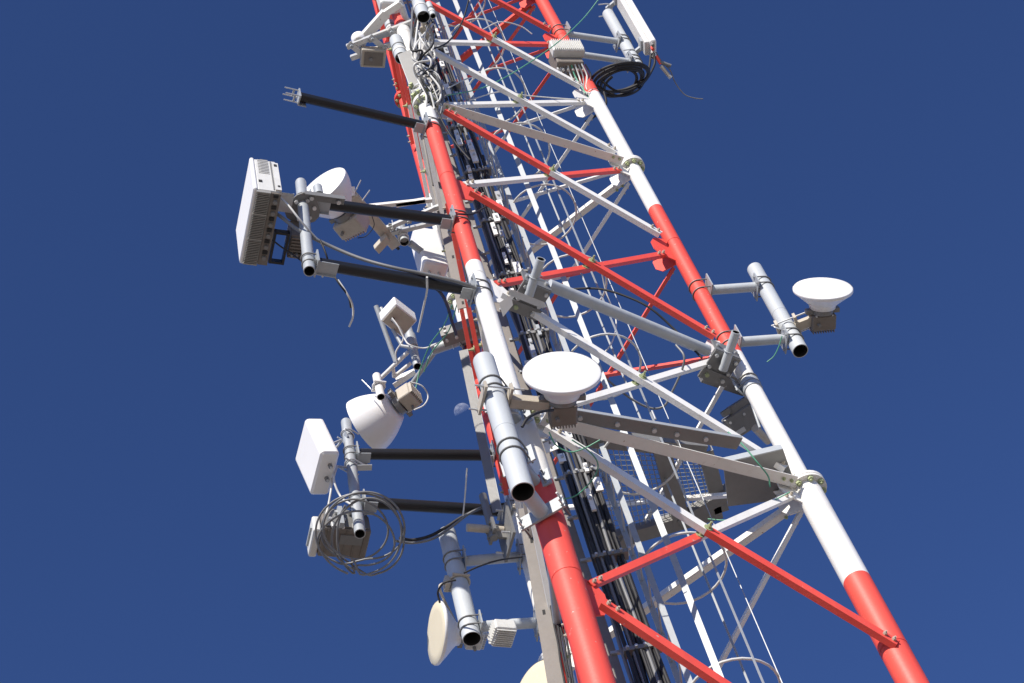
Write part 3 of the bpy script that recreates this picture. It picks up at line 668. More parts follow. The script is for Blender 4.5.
for (x0, y0) in ((392, 227), (408, 220), (424, 215), (400, 232)):
    p0 = H(x0, y0, zz); mb.ubolt(p0, az(30), Z, .03, 'zinc', .006, .05); mb.box(p0, az(30) * .04, az(120) * .035, Z * .006, 'galv'); mb.bolt(p0 - Z * .02, -Z, .014, .03, 'zinc')
mb.build('clamp', t)
p0 = P(352, 196, 18.0); p1 = P(396, 246, 18.6); d = (p1 - p0).normalized(); s = d.cross(Z).normalized()
t = thing('flat_antenna', 'long narrow beige antenna with side stub, behind the second black arm', 'antenna', p0)
mb = MB(); mb.rbox((p0 + p1) / 2, s * .055, s.cross(d) * .03, (p1 - p0) / 2, 'beige', .01); mb.build('housing', t)
mb = MB(); q = P(388, 237, 18.4); mb.rbox((q + P(376, 250, 18.4)) / 2, (P(376, 250, 18.4) - q) / 2, s.cross(d) * .03, d * .045, 'beige', .01); mb.cyl(p1, p1 + d * .05, .016, 'dark', 10)
mb.build('stub', t); MB().cyl(P(351, 187, 18.0), P(352, 196, 18.0), .035, 'radome', 16).build('end_cap', t)
for a_ in ((355, 188, 361, 180), (362, 197, 370, 190)): MB().tube([P(a_[0], a_[1] + 4, 18), P(a_[2], a_[3], 18)], .006, 'zinc').build('rod', t)

# ---- grey cross pipe between left and right legs with bracket plates at both ends
zc = legy(0, 290).z; p0 = H(549, 285, zc); p1 = H(708, 351, zc)
t = thing('cross_pipe_mount', 'grey cross pipe from left leg to right leg with bolted plates at both ends', 'antenna mount', p0)
MB().cyl(p0, p1, .05, 'pipe', 28).build('cross_pipe', t)
fd = (p1 - p0).normalized(); fn = fd.cross(Z).normalized()
for (x0, y0, sx0, sy0, sx1, sy1) in ((531, 294, 529, 295, 541, 259), (721, 362, 723, 370, 736, 332)):
    dl = proj(H(x0, y0, zc))[2] - .26; c = P(x0, y0, dl)
    for nm, off, hx, hy, vert in (('base_plate', 0, .13, .10, 0), ('side_plate', 0, .13, .075, 1), ('inner_plate', 1, .12, .07, 1)):
        mb = MB()
        if not vert:
            cc_ = c - Z * .03; mb.box(cc_, fd * hx, fn * hy, Z * .006, 'steel')
            for k in (-1, 1):
                for j in (-1, 1): mb.bolt(cc_ + fd * hx * .75 * k + fn * hy * .6 * j - Z * .006, -Z, .018, .02, 'zinc')
        else:
            cc_ = c + fn * (.10 if not off else -.11) + Z * .05; mb.box(cc_, fd * hx, fn * .006, Z * hy, 'steel')
            for k in (-1, 1): mb.bolt(cc_ + fd * hx * .7 * k + fn * .006, fn, .018, .02, 'zinc'); mb.cyl(cc_ + fd * hx * .7 * k, cc_ + fd * hx * .7 * k - fn * .1, .007, 'zinc', 8)
        mb.build(nm, t)
    cf = c - Z * .05 - fn * .13; mb = MB(); mb.box(cf, fd * .14, fn * .05, Z * .006, 'steel'); mb.bolt(cf + fd * .08 - Z * .006, -Z, .02, .02, 'zinc'); mb.bolt(cf - fd * .08 - Z * .006, -Z, .02, .02, 'lichen'); mb.build('lower_plate', t)
    q0 = P(sx0, sy0, dl - .08); q1 = P(sx1, sy1, dl - .22); mb = MB(); mb.pipe(q0, q1, .038, 'pipe'); mb.ubolt((q0 + q1) / 2, q1 - q0, fd, .038, 'galv', .006, .05); mb.build('stub_pipe', t)
mb = MB(); mb.poly([P(509, 290, 14.9), P(514, 290, 14.9), P(544, 302, 14.95), P(547, 307, 14.95), P(541, 308, 14.95), P(509, 295, 14.9)], -FW, .012, 'zinc'); mb.build('flat_bar', t)
mb = MB(); mb.poly([P(499, 303, 14.88), P(511, 295, 14.88), P(513, 305, 14.9), P(503, 317, 14.92)], -FW, .010, 'radome'); mb.build('tag_plate', t)
mb = MB(); a_ = H(705, 375, zc + .02); b_ = H(747, 389, zc + .02); h = (b_ - a_) / 2; s = h.cross(Z).normalized()
mb.box((a_ + b_) / 2, h, s * .07, Z * .006, 'steel'); mb.box((a_ + b_) / 2 + s * .072 + Z * .04, h, s * .005, Z * .045, 'galv'); mb.box((a_ + b_) / 2 - s * .072 + Z * .04, h, s * .005, Z * .045, 'steel')
for k in (-.5, .5): mb.bolt((a_ + b_) / 2 + h * k - Z * .006, -Z, .02, .02, 'zinc')
mb.build('beam', t)
mb = MB(); mb.tube([P(744, 388, 15.9), P(751, 402, 15.85), P(760, 428, 15.5)], .012, 'galv', 6); mb.build('strap', t)
lp = legy(1, 387); MB().cyl(lp - Z * .06, lp + Z * .06, .082, 'galv', 28).build('band', t)

# ---- dark equipment behind the right leg
c = P(747, 418, 16.4); t = thing('filter_unit', 'dark bolted unit with round lid tucked behind the right leg above its flange', 'radio unit', c)
d = (P(770, 402, 16.4) - P(726, 430, 16.4)).normalized(); s = d.cross(FW).normalized(); mb = MB()
mb.rbox(c, d * .20, s * .10, FW * .08, 'steel', .02); mb.build('housing', t)
mb = MB(); mb.lathe([(-.02, .05), (.02, .05), (.03, .04), (.03, 0)], P(726, 412, 16.35), -s, 'steel', 20); mb.box(P(741, 431, 16.2), d * .04, s * .02, FW * .01, 'zinc')
mb.cyl(P(755, 428, 16.3), P(768, 441, 16.5), .035, 'beige', 18)
for k in range(5): mb.bolt(c + d * (-.15 + .07 * k) - FW * .08 + s * .05 * (-1) ** k, -FW, .013, .02, 'zinc')
mb.build('lid', t)
c2 = c + d * .02 + s * .13; MB().rbox(c2, d * .13, s * .035, FW * .06, 'steel', .01).build('lower_case', t)

# ---- rest platform
zp = 13.45
C1, C2, C3, C4 = H(580, 440, zp), H(706, 452, zp), H(722, 512, zp), H(604, 546, zp)
t = thing('rest_platform', 'dark framed rest platform of open steel grating inside the tower', 'platform', C1)
def beam(a, b, w_, h_, m='steel'):
    u = (b - a) / 2; s = u.cross(Z).normalized(); mb = MB(); c = (a + b) / 2
    mb.box(c, u, s * w_, Z * .005, m); mb.box(c + s * (w_ - .004) + Z * (h_ + .005), u, s * .004, Z * h_, m); mb.box(c - s * (w_ - .004) + Z * (h_ + .005), u, s * .004, Z * h_, m); return mb.build('beam', t)
beam(C1, C2, .06, .04); beam(C3, C4, .065, .04); beam(C1, C4, .05, .04); beam(C2, C3, .06, .04)
beam(H(662, 450, zp - .012), H(682, 522, zp - .012), .07, .04); beam(H(680, 525, zp - .02), H(742, 486, zp - .02), .05, .04); beam(H(628, 540, zp - .03), H(608, 566, zp - .03), .05, .04)
mb = MB()
def lerp(a, b, k): return a + (b - a) * k
for k in range(1, 24): mb.tube([lerp(C1, C2, k / 24) + Z * .05, lerp(C4, C3, k / 24) + Z * .05], .004, 'galv', 4)
for k in range(1, 18): mb.tube([lerp(C1, C4, k / 18) + Z * .06, lerp(C2, C3, k / 18) + Z * .06], .004, 'galv', 4)
mb.build('grating', t)
mb = MB(); zq = LV[5] + .16; pl = [H(723, 463, zq), H(783, 449, zq), H(793, 478, zq), H(792, 498, zq), H(728, 506, zq)]; mb.poly(pl, Z, .012, 'steel')
u = (pl[1] - pl[0]); mb.box((pl[0] + pl[1]) / 2 + Z * .03, u / 2, Z * .03, u.cross(Z).normalized() * .004, 'galv'); mb.build('floor_plate', t)
# dark channel along the front face above the strut
n0 = outn(0, 1); a = leg(0, LV[5]) + fd * .24; b = leg(1, LV[5]) - fd * .74
t = thing('steel_channel', 'dark bolted steel channel lying along the front strut from dish to right leg', 'steel channel', a)
mb = MB(); h = (b - a) / 2; c = (a + b) / 2 + n0 * .16 - Z * .03
mb.box(c, h, n0 * .052, Z * .005, 'steel'); mb.box(c + n0 * .054 + Z * .012, h, n0 * .004, Z * .016, 'galv'); mb.build('channel', t)  # shaded underside and sunlit lip put in as dark and pale steel
mb = MB()
for k in (-.75, -.35, .05, .3, .62): MB().bolt(c + h * k - Z * .005, -Z, .02, .018, 'zinc').build('bolt', t)
mb.cyl(c + h * .05 + n0 * .06 + Z * .05, c + h * .05 + n0 * .06 + Z * .16, .008, 'zinc', 8); mb.build('bolt', t)

# ---- climbing ladder with safety cage
cb = P(706, 628, 13.35); t = thing('climbing_ladder', 'white climbing ladder with round safety cage hoops running up inside the tower', 'ladder', Vector((cb.x, cb.y, 9)))
RC = .34; lean = Vector((-.004, .0, 1))
def cz(z): return Vector((cb.x, cb.y, 0)) + Z * z + (Vector((-cb.x, -cb.y, 0))) * .012 * (z - cb.z) * .3
for th, wd in ((260, .024), (305, .008), (350, .008), (62, .008)):
    mb = MB(); 
    for k in range(24):
        z0 = 9 + k * .75; z1 = z0 + .75; o = az(th) * RC; h = (cz(z1) - cz(z0)) / 2
        mb.box((cz(z0) + cz(z1)) / 2 + o, h, az(th + 90) * wd, az(th) * .003, 'galv')
    mb.build('cage_strip', t)
for k in range(13):
    z = 9.3 + k * 1.36; mb = MB()
    ring = [cz(z) + az(th) * (RC - .008) for th in range(-140, 146, 12)]
    mb.tube(ring, .010, 'unit', 8); mb.build('cage_hoop', t)
rl = [az(152) * RC, az(222) * RC]
for o in rl:
    mb = MB(); h = (cz(26) - cz(9)) / 2; mb.box((cz(26) + cz(9)) / 2 + o, h, az(97) * .008, az(187) * .022, 'galv'); mb.build('rail', t)
for k in range(56): z = 9.2 + k * .3; MB().tube([cz(z) + rl[0], cz(z) + rl[1]], .008, 'galv', 8).build('rung', t)

# ---- feeder cable ladder and bundle
qb = P(622, 600, 13.25); base = Vector((qb.x, qb.y, 0)); sx = az(10); sy = az(100)
def cl(z, u=0, v=0): return base * (1 - .0045 * (z - qb.z)) + Z * z + sx * u + sy * v
t = thing('cable_ladder', 'brown grey cable ladder that carries the feeder bundle beside the left leg', 'cable ladder', cl(8))
for u in (-.20, .12):
    mb = MB(); h = (cl(27) - cl(7)) / 2; mb.box((cl(27, u, .03) + cl(7, u, .03)) / 2, h, sx * (.052 if u < 0 else .010), sy * .004, 'rail'); mb.box((cl(27, u, .06) + cl(7, u, .06)) / 2 , h, sx * .004, sy * .03, 'rail'); mb.build('rail', t)
for k in range(40):
    z = 7.5 + k * .5; mb = MB(); mb.box(cl(z, -.04, .02), sx * .15, sy * .012, Z * .012, 'galv'); mb.build('rung', t)
rr = random.Random(11)
for k in range(20):
    u = -.11 + .21 * ((k % 10) / 9); v = -.03 - .045 * (k // 10); r = rr.choice([.007, .009, .011, .014]); m_ = rr.choice(['rubber', 'rubber', 'rubber', 'gcable', 'gcable', 'wcable'])
    pts = [cl(z, u + rr.uniform(-.014, .014), v + rr.uniform(-.012, .012)) for z in [7 + .8 * q for q in range(int(23 - (k % 4) * 2.5))]]
    mb = MB(); mb.tube(spline(pts, 3), r, m_, 8); tag(mb.build('feeder_cable', loc=pts[0]), 'black or grey feeder cable in the tight vertical bundle on the cable ladder', 'cable', 'feeder cables in the bundle')
for k in range(18):
    z = 7.9 + k * 1.0; mb = MB(); mb.box(cl(z, .01, -.055), sx * .13, sy * .04, Z * .018, 'steel')
    for q in range(5): mb.bolt(cl(z, -.09 + .06 * q, -.095), -sy, .012, .02, 'zinc')
    mb.build('cable_clamp', t)
for k in range(70):                                # zinc hangers and white straps scattered along it
    z = 12.5 + k * .2; mb = MB(); u = rr.uniform(-.14, .12); v = rr.uniform(-.16, -.08)
    mb.box(cl(z, u, v), sx * rr.uniform(.012, .03), sy * .01, Z * rr.uniform(.04, .13), rr.choice(['zinc', 'white', 'white', 'galv'])); mb.bolt(cl(z, u, v - .01), -sy, .012, .02, 'zinc'); mb.build('hanger', t)
# secondary tray between left and rear legs
def lb(z, s): return leg(0, z).lerp(leg(2, z), s)
nn_ = outn(0, 2)
for (lab, p_, q_) in (('brown slotted tray between the two left legs behind the black arms', (464, 308, 16.9), (427, 135)), ('brown grey slotted tray left of the red leg at the bottom', (559, 700, 12.9), (526, 508))):
    a = P(*p_); b = P(q_[0], q_[1], proj(plumb(a, q_[1]))[2]); t = thing('cable_tray', lab, 'cable tray', a)
    mb = MB(); h = (b - a) / 2; s = h.cross(FW).normalized(); m_ = (a + b) / 2; f_ = s.cross(h).normalized()
    if f_.dot(FW) > 0: f_ = -f_
    mb.box(m_, h, s * .055, f_ * .004, 'rail')
    for k in (-1, 1): mb.box(m_ - f_ * .02 + s * .055 * k, h, s * .004, f_ * .02, 'rail')
    n_ = int(h.length * 2 / .16)
    for k in range(0, n_, 5): mb.box(a + (b - a) * ((k + .5) / n_) + f_ * .0045, h.normalized() * .025, s * .010, f_ * .002, 'dark')
    mb.build('tray', t)
    for k in range(4):
        pts = [a + (b - a) * q / 12 + f_ * (.02 + rr.uniform(-.004, .004)) + s * (-.12 + .02 * k + rr.uniform(-.006, .006)) for q in range(13)]
        mb = MB(); mb.tube(spline(pts, 3), .008, 'rubber', 7); tag(mb.build('tray_cable', loc=pts[0]), 'thin black cable clipped beside ' + ('the upper slotted tray behind the black arms' if p_[0] < 500 else 'the lower slotted tray at the bottom'), 'cable', 'cables on the slotted trays')

# ---- top left cluster
zz = legy(0, 30).z
def HZ(x, y, dz=0): return H(x, y, zz + dz)
t = thing('twin_rail_mount', 'zinc twin rail frame with small clamps at the top left, above all black arms', 'antenna mount', HZ(400, 40))
mb = MB()
for (x0, y0, x1, y1) in ((347, 47, 412, 22), (351, 58, 412, 37)):
    p0, p1 = HZ(x0, y0), HZ(x1, y1); mb.box((p0 + p1) / 2, (p1 - p0) / 2, (p1 - p0).normalized().cross(Z) * .026, Z * .022, 'zinc'); mb.cyl(p0 + (p0 - p1).normalized() * .004, p0, .02, 'galv', 12)
mb.build('rail', t)
mb = MB()
for (x, y_) in ((357, 50), (378, 43), (397, 36)):
    p = HZ(x, y_, -.03); mb.box(p, az(60) * .12, az(-30) * .03, Z * .006, 'zinc'); mb.bolt(p + az(60) * .08, -Z, .02, .04, 'zinc'); mb.bolt(p - az(60) * .08, -Z, .02, .04, 'galv'); mb.tube([p + az(60) * .1 - Z * .05, p + az(60) * .1 + Z * .12], .008, 'zinc')
mb.build('clamp', t)
mb = MB(); p0, p1 = HZ(360, 42, .15), HZ(386, 13, .15); s = (p1 - p0).normalized().cross(Z)
mb.box((p0 + p1) / 2, (p1 - p0) / 2, s * .05, Z * .035, 'white'); p2 = HZ(401, 3, .15); mb.box((p1 + p2) / 2, (p2 - p1) / 2, s * .035, Z * .03, 'white'); mb.lathe([(-.08, .0), (-.08, .07), (.05, .08), (.07, .04), (.07, 0)], HZ(359, 40, .1), Z, 'radome', 20)
mb.cyl(HZ(368, 40), HZ(398, 30), .035, 'galv', 16); mb.cyl(HZ(399, 0, .2), HZ(411, 34, .1), .035, 'white', 16); mb.build('brace', t)
mb = MB(); mb.cyl(HZ(406, 31), HZ(425, 32), .05, 'galv', 16); mb.box(HZ(420, 36, -.05), az(10) * .14, az(100) * .10, Z * .01, 'beige'); mb.box(HZ(427, 30, -.0), az(10) * .05, az(100) * .12, Z * .08, 'beige'); mb.build('arm', t)
for (x, y_, yt, r, lab) in ((401.5, 58, 40, .068, 'fat ringed pipe stub hanging below the top left twin rails'), (423.5, 17, -12, .068, 'fat pipe stub with dark open end beside the left leg at the top edge'), (392.5, 33, 24, .058, 'round capped pipe stub poking up behind the top left twin rails'), (433, 16, 4, .032, 'narrow dark-ended pipe stub at the top edge beside a fat one')):
    a = P(x, y_, 19.3 + (1.2 if x < 395 else 0)); b = plumb(a, yt); u = pipe_thing(lab, a, b, r, G1, 'pipe')
    MB().cyl(a + (b - a) * .25, a + (b - a) * .25 + Z * .03, r + .006, 'white', 24).build('ring', u); MB().cyl(a + (b - a) * .5, a + (b - a) * .5 + Z * .02, r + .005, 'steel', 24).build('ring', u)
c = HZ(373, 57, -.05); t = thing('radio_unit', 'small square unit with brown underside hanging from the top left twin rails', 'radio unit', c)
mb = MB(); q1, q2 = az(-158), az(112); mb.rbox(c, q1 * .13, q2 * .10, Z * .05, 'beige', .01); mb.build('housing', t)
mb = MB(); mb.box(c - Z * .052, q1 * .10, q2 * .075, Z * .006, 'brown'); mb.bolt(c - Z * .05 + q1 * .03, -Z, .02, .03, 'steel'); mb.build('base', t)
c = P(389, 4, 20.3); t = thing('panel_antenna', 'rounded beige panel antenna cut by the top edge at the upper left', 'antenna', c)
mb = MB(); mb.rbox(c + Z * .15, q1 * .11, q2 * .07, Z * .27, 'unit', .03); mb.build('radome', t); mb = MB(); mb.cyl(c - Z * .12, c - Z * .17, .02, 'steel', 12); mb.build('connector', t)
# tangle of cables over the left leg at the top
for k in range(13):
    x0 = rr.uniform(412, 438); pts = [(x0, rr.uniform(2, 34), 19.9)]
    for q in range(1, 7): pts.append((418 + rr.uniform(-10, 16) + q * 2.0, 30 + q * 13 + rr.uniform(-7, 7), 18.9 - .1 * q + rr.uniform(-.1, .1)))
    wire('thin wire in the tangle over the left leg at the top', pts, rr.choice([.006, .008, .011]), rr.choice(['rubber', 'rubber', 'wcable', 'gcable']), group='wires tangled over the top of the left leg')
wire('teal wire slanting over the braces at the top of the tower', [(602, -5, 21), (580, 22, 20.8), (545, 52, 20.3), (490, 85, 19.8), (440, 97, 19.0)], .006, 'green')
wire('black cable sagging from the top edge toward the left leg', [(470, -5, 20.4), (462, 22, 20.2), (448, 42, 19.7), (430, 50, 19.2)], .009, 'rubber')
t = thing('steel_channel', 'stained shade-darkened channel standing against the left leg above the topmost black arm', 'steel channel', P(424, 104, 18.4))
mb = MB(); a = P(424, 104, 18.4); b = P(404, 52, 19.2); u1 = (b - a).normalized(); s = u1.cross(FW).normalized(); mb.box((a + b) / 2, (b - a) / 2, s * .065, FW * .004, 'steel'); mb.box((a + b) / 2 + s * .067 + FW * .03, (b - a) / 2, s * .003, FW * .03, 'galv'); mb.build('channel', t)  # bar added over the leg; its dark steel stands in for shade
mb = MB(); c = P(436, 84, 18.9); mb.box(c, (b - a) * .28, s * .06, FW * .01, 'rail'); mb.build('side_plate', t)
mb = MB(); c = leg(0, legy(0, 102).z); t = thing('clamp_block', 'stained steel clamp collar round the left leg below the wire tangle', 'bracket', c)
for k, (rad, hh) in enumerate(((.10, .03), (.12, .02), (.095, .05))): mb.cyl(c + Z * (.22 - .16 * k), c + Z * (.22 - .16 * k + hh), rad, ['zinc', 'lichen', 'galv'][k], 28)
for k in range(9): mb.bolt(c + Z * rr.uniform(-.2, .3) + az(-100 + rr.uniform(-50, 50)) * .1, az(-100), .02, .04, rr.choice(['zinc', 'lichen']))
mb.build('collar', t)

# ---- top right: sector panel, pipe, radio, coil
lt = legy(1, 34); a = P(637.5, 67, 21.7); b = plumb(a, 14)
t = pipe_thing('light grey pipe beside the long white panel at the top right', a, b, .070, G1)
pp = Vector((a.x, a.y, lt.z)); 
for yl in (33, 92):
    lp = legy(1, yl)
    if lp.z < a.z + .1: lp = leg(1, a.z + .12)
    fixarm(t, lp, Vector((a.x, a.y, lp.z)), .038, 'pipe', .0735, .070, ldir=legdir[1])
bt = P(651, 50, 21.75); o = az(12); w2 = Z.cross(o); tp = plumb(bt, -45)
t = thing('panel_antenna', 'long white sector panel antenna at the top right, running out of the top edge', 'antenna', bt)
hh = (tp - bt) / 2; mb = MB(); mb.rbox((bt + tp) / 2 + o * .03, o * .035, w2 * .12, hh, 'radome', .025); mb.build('radome', t)
mb = MB(); mb.rbox((bt + tp) / 2 - o * .035, o * .028, w2 * .085, hh * .97, 'unit', .01); mb.build('back_cover', t)
mb = MB()
for k, (z_, h_) in enumerate(((.95, .0), (.12, 0))):
    q = bt + (tp - bt) * z_ * .55; e_ = Vector((a.x, a.y, q.z)); mb.box((q + e_) / 2, (e_ - q) / 2, w2 * .03, Z * .02, 'galv'); mb.box(q - o * .07, o * .02, w2 * .06, Z * .06, 'galv'); mb.ubolt(e_, Z, -o, .07, 'zinc', .008, .05)
mb.build('bracket', t)
for k in range(4): mb = MB(); p = bt + w2 * (-.08 + .05 * k) + o * .01; mb.cyl(p, p - Z * .06, .018, ['steel', 'red', 'zinc', 'steel'][k], 12); mb.build('connector', t)
c = P(566, 62, 21.1); t = thing('radio_unit', 'light grey finned radio unit on the right leg at the top, with many leads below', 'radio unit', c)
o3 = az(-70); w3 = Z.cross(o3); mb = MB(); mb.rbox(c, o3 * .10, w3 * .15, Z * .22, 'brown', .015); mb.build('housing', t)
mb = MB(); cc_ = c + o3 * .14 + Z * .03; mb.rbox(cc_, o3 * .05, w3 * .18, Z * .13, 'unit', .015)
for k in range(15): mb.box(cc_ + o3 * .05 + w3 * (-.16 + .32 * k / 14), o3 * .02, w3 * .003, Z * .125, 'unit')
mb.build('cooling_fins', t)
for k in range(6): mb = MB(); p = c - Z * .22 + w3 * (-.14 + .055 * k) + o3 * .02; mb.cyl(p, p - Z * .05, .016, 'zinc', 10); mb.build('connector', t)
for k in range(8):
    x0 = 560 + k * 3.6; pts = [(x0, 62 + k * .3, 20.9), (x0 + 3 + k * .4, 76, 20.85), (578 + k * 1.4, 88 + (k % 3) * 2, 20.7), (584 + k * 1.6, 94 + k % 2 * 4, 20.55)]
    wire('short lead running from the grey finned radio unit down to the white leg', pts, .009, ['wcable', 'gcable', 'wcable', 'green', 'wcable', 'gcable', 'wcable', 'rubber'][k], group='leads under the finned radio unit')
cc = []
for k in range(6 * 20 + 6):
    th = 2 * PI * k / 20 + 2.6; l_ = k // 20; cc.append(P(620 + 1.5 * math.sin(l_ * 2.1) + (29 - 2.2 * l_) * math.cos(th), 77 + l_ * 1.2 + (13.5 - 1.0 * (l_ % 4)) * math.sin(th) - 5 * math.cos(th), 21.0 + .25 * math.sin(th) + .03 * l_))
mb = MB(); mb.tube(spline(cc, 3), .017, 'rubber', 8); tag(mb.build('coiled_cable', loc=cc[0]), 'tight coil of thick black cable below the top right pipe', 'cable')
wire('black lead from the coil up to the long white panel', [(600, 80, 21), (620, 92, 21), (642, 84, 21.3), (654, 66, 21.6), (654, 54, 21.7)], .014, 'rubber')
wire('second black lead from the coil, arcing up to the long white panel', [(597, 86, 21), (618, 96, 21), (638, 90, 21.2), (648, 72, 21.5), (651, 54, 21.7)], .014, 'rubber')
wire('thin grey lead dangling free to the right of the long white panel', [(656, 52, 21.7), (662, 62, 21.7), (670, 70, 21.7), (675, 82, 21.7), (684, 94, 21.7), (694, 98, 21.7), (703, 99, 21.7)], .007, 'gcable')
t = thing('cable_joint', 'pair of taped cable joints hanging below the long white panel', 'cable joint', P(664, 64, 21.7)); mb = MB()
mb.cyl(P(656, 56, 21.7), P(661, 64, 21.7), .02, 'red', 10); mb.cyl(P(660, 62, 21.7), P(671, 66, 21.7), .022, 'steel', 10); mb.cyl(P(661, 66, 21.7), P(669, 76, 21.7), .022, 'beige', 10); mb.cyl(P(669, 76, 21.7), P(671, 78, 21.7), .026, 'zinc', 10); mb.build('sleeve', t)
wire('black cable hugging the right leg under the coil', [(604, 92, 20.7), (606, 104, 20.6), (598, 114, 20.6), (585, 122, 20.6)], .014, 'rubber')

# ---- loose cables
wire('thick grey cable arcing from the finned unit down to the left leg', [(271, 211, 15.6), (280, 216, 15.5), (300, 231, 15.4), (330, 246, 15.4), (362, 259, 15.3), (395, 268, 15.2), (425, 274, 15.2), (455, 281, 15.2), (476, 288, 15.25)], .016, 'gcable')
wire('thin white cable from the corner of the finned unit to the lower arm', [(277, 195, 15.5), (288, 205, 15.4), (300, 220, 15.35), (316, 238, 15.4), (324, 246, 15.4)], .009, 'wcable')
wire('black wire drooping under the lower arm of the finned unit', [(320, 240, 15.4), (326, 254, 15.3), (330, 268, 15.3), (338, 282, 15.2), (348, 296, 15.2), (351, 308, 15.2)], .008, 'rubber')
wire('short white pigtail dangling below the lower arm of the finned unit', [(338, 280, 15.25), (346, 292, 15.2), (352, 304, 15.2), (353, 316, 15.2), (349, 327, 15.2)], .009, 'wcable')
wire('thin black wire from the finned unit to the tilt bracket', [(268, 236, 15.6), (280, 246, 15.6), (292, 254, 15.6), (303, 262, 15.4)], .007, 'rubber')
wire('white strap hanging from the lowest finned-unit arm above the small box', [(427, 277, 15.1), (427, 290, 15.2), (424, 305, 15.3), (418, 332, 15.4)], .009, 'wcable')
wire('black cable bending down from the lowest finned-unit arm to the rear leg clamp', [(428, 284, 15.4), (440, 292, 15.5), (447, 305, 16), (452, 322, 16.6), (456, 334, 17)], .014, 'rubber')
wire('black cable from the coil along the lowest arm to the tower', [(400, 538, 16.2), (412, 540, 16.3), (430, 536, 16.3), (448, 526, 16.4), (462, 517, 16.4), (480, 509, 16.4), (505, 504, 16.5)], .015, 'rubber')
wire('grey cable from the coil following the black one to the tower', [(396, 541, 16.1), (412, 543, 16.2), (432, 539, 16.2), (450, 528, 16.3), (470, 513, 16.3), (488, 506, 16.4), (506, 507, 16.4)], .012, 'gcable')
wire('thin pale rod sticking up beside the lowest black arm', [(463, 516, 16.1), (465, 496, 16.1), (467, 468, 16.1)], .007, 'wcable', n=3)
wire('pale lead from the first panel connector down into the coil', [(333, 470, 16.7), (331, 490, 16.5), (328, 507, 16.4), (324, 522, 16.2)], .010, 'wcable')
wire('pale lead from the second panel connector down into the coil', [(337, 466, 16.7), (334, 480, 16.5), (341, 497, 16.4), (352, 505, 16.2)], .010, 'wcable')
wire('thin green wire crossing under the small white box', [(452, 305, 17.4), (444, 325, 17.8), (430, 345, 18), (420, 370, 18.1), (415, 392, 18)], .006, 'green')
wire('second thin green wire beside the outrigger frame', [(458, 300, 17.4), (449, 330, 17.8), (432, 352, 18), (424, 372, 18.1)], .006, 'green')
wire('green wire dangling below the short arm of the right-hand pipe', [(782, 336, 16.3), (779, 346, 16.3), (774, 356, 16.3), (767, 362, 16.3)], .005, 'green')
wire('black cable arching over the back of the tower above the cross pipe', [(556, 292, 16.6), (575, 289, 16.6), (600, 289, 16.5), (625, 296, 16.4), (650, 308, 16.3), (675, 330, 16.2), (702, 358, 16.0)], .010, 'rubber')
wire('long thin black cable sagging between the white strut and the dish', [(598, 372, 15.6), (610, 382, 15.6), (630, 398, 15.6), (650, 408, 15.6), (664, 406, 15.6), (672, 392, 15.6), (682, 370, 15.6), (684, 356, 15.6), (676, 345, 15.7)], .010, 'gcable')
wire('black cable curving out from the front dish unit to the thick pipe', [(522, 427, 12.9), (528, 418, 12.95), (540, 412, 13.1), (553, 410, 13.3)], .011, 'rubber')
wire('green wire hanging from the stained bolts below the front dish', [(549, 432, 13.1), (556, 445, 13.1), (570, 452, 13.1), (585, 448, 13.1), (600, 440, 13.1)], .005, 'green')
wire('green wire sagging from the long front brace to the cable bundle', [(552, 500, 13.4), (575, 496, 13.4), (592, 480, 13.3), (598, 465, 13.2), (590, 452, 13.1), (572, 440, 13.0)], .005, 'green')
wire('green wire running down the white brace to the right flange', [(728, 432, 14.5), (742, 444, 14.4), (757, 462, 14.3), (768, 476, 14.3), (770, 487, 14.3)], .006, 'green')
wire('green wire drooping below the floor plate by the right flange', [(790, 492, 14.3), (775, 500, 14.3), (755, 512, 14.3), (730, 520, 14.4), (708, 519, 14.5)], .005, 'green')
wire('black cable leaving the bottom left pipe clamps toward the tower', [(464, 573, 15.4), (480, 566, 15.5), (500, 560, 15.7), (522, 557, 15.9)], .008, 'rubber')
wire('black lead looping from the pipe clamp to the cream dish', [(456, 580, 15.3), (444, 583, 15.3), (438, 592, 15.4), (440, 603, 15.4)], .009, 'rubber')
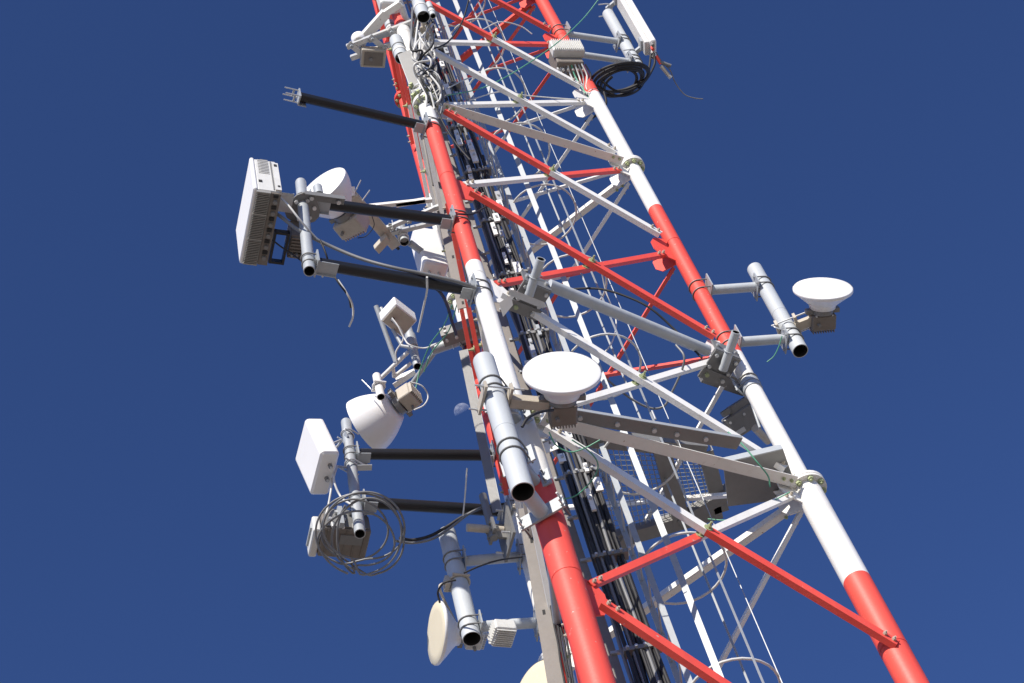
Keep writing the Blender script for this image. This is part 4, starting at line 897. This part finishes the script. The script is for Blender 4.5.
wire('black cable crossing from the left leg to the bundle below the second node', [(458, 214, 16.2), (472, 214, 16.4), (484, 208, 16.8), (496, 203, 17.2)], .009, 'rubber')
wire('black cable running down beside the left leg under the wire tangle', [(436, 108, 18.2), (446, 128, 18), (458, 146, 17.8), (470, 160, 17.6)], .010, 'rubber')
wire('thin lead hanging on the inner side of the small dish unit', [(372, 216, 16.9), (374, 226, 17), (366, 236, 17), (358, 238, 16.9)], .004, 'rubber')
wire('pale loop of cable around the back of the bell shaped dish unit', [(410, 382, 17.7), (422, 386, 17.7), (428, 396, 17.7), (424, 405, 17.6), (414, 410, 17.6)], .007, 'wcable')
for k, (pts) in enumerate([[(470, 100, 19.4), (500, 92, 19.8), (530, 96, 20), (580, 100, 20)], [(448, 88, 19.6), (470, 78, 20), (490, 80, 20.3), (505, 88, 20.3)], [(482, 30, 21), (500, 22, 21.2), (520, 26, 21.3), (532, 34, 21.3)], [(600, 262, 17), (606, 292, 17), (616, 320, 16.8), (612, 342, 16.5), (598, 360, 16.4)]]):
    wire(['thin white cable lying along the strut at the upper flange', 'white cable arc crossing the upper white braces', 'white cable arc between the red braces at the top', 'thin pale cable loop hanging behind the cross pipe'][k], pts, .007, 'wcable')
# small white tags on the legs
for (x, y, i, lab) in ((551, 446, 0, 'small white plate bolted to the left leg above the red band'), (504, 462, 2, 'small white plate bolted to the rear leg behind the thick pipe'), (421, 167, 2, 'small pale tag on the left side of the rear leg'), (409, 79, 2, 'tiny pale tag on the rear leg near the top')):
    lp = legy(i, y); d = az(-95 if i == 0 else -150); c = P(x, y, proj(lp)[2] - .12); s = d.cross(Z).normalized(); sc_ = .06 if y > 400 else .035
    t = thing('tag_plate', lab, 'plate', c); mb = MB(); mb.box(c, s * sc_ * .8, Z * sc_, d * .003, 'radome'); mb.box(c - d * .05, s * .01, Z * .01, d * .05, 'galv'); mb.build('plate', t); mb = MB()
    for k in (-1, 1): mb.bolt(c + Z * sc_ * .5 * k, d, .008, .01, 'steel', .015)
    mb.build('bolt', t)
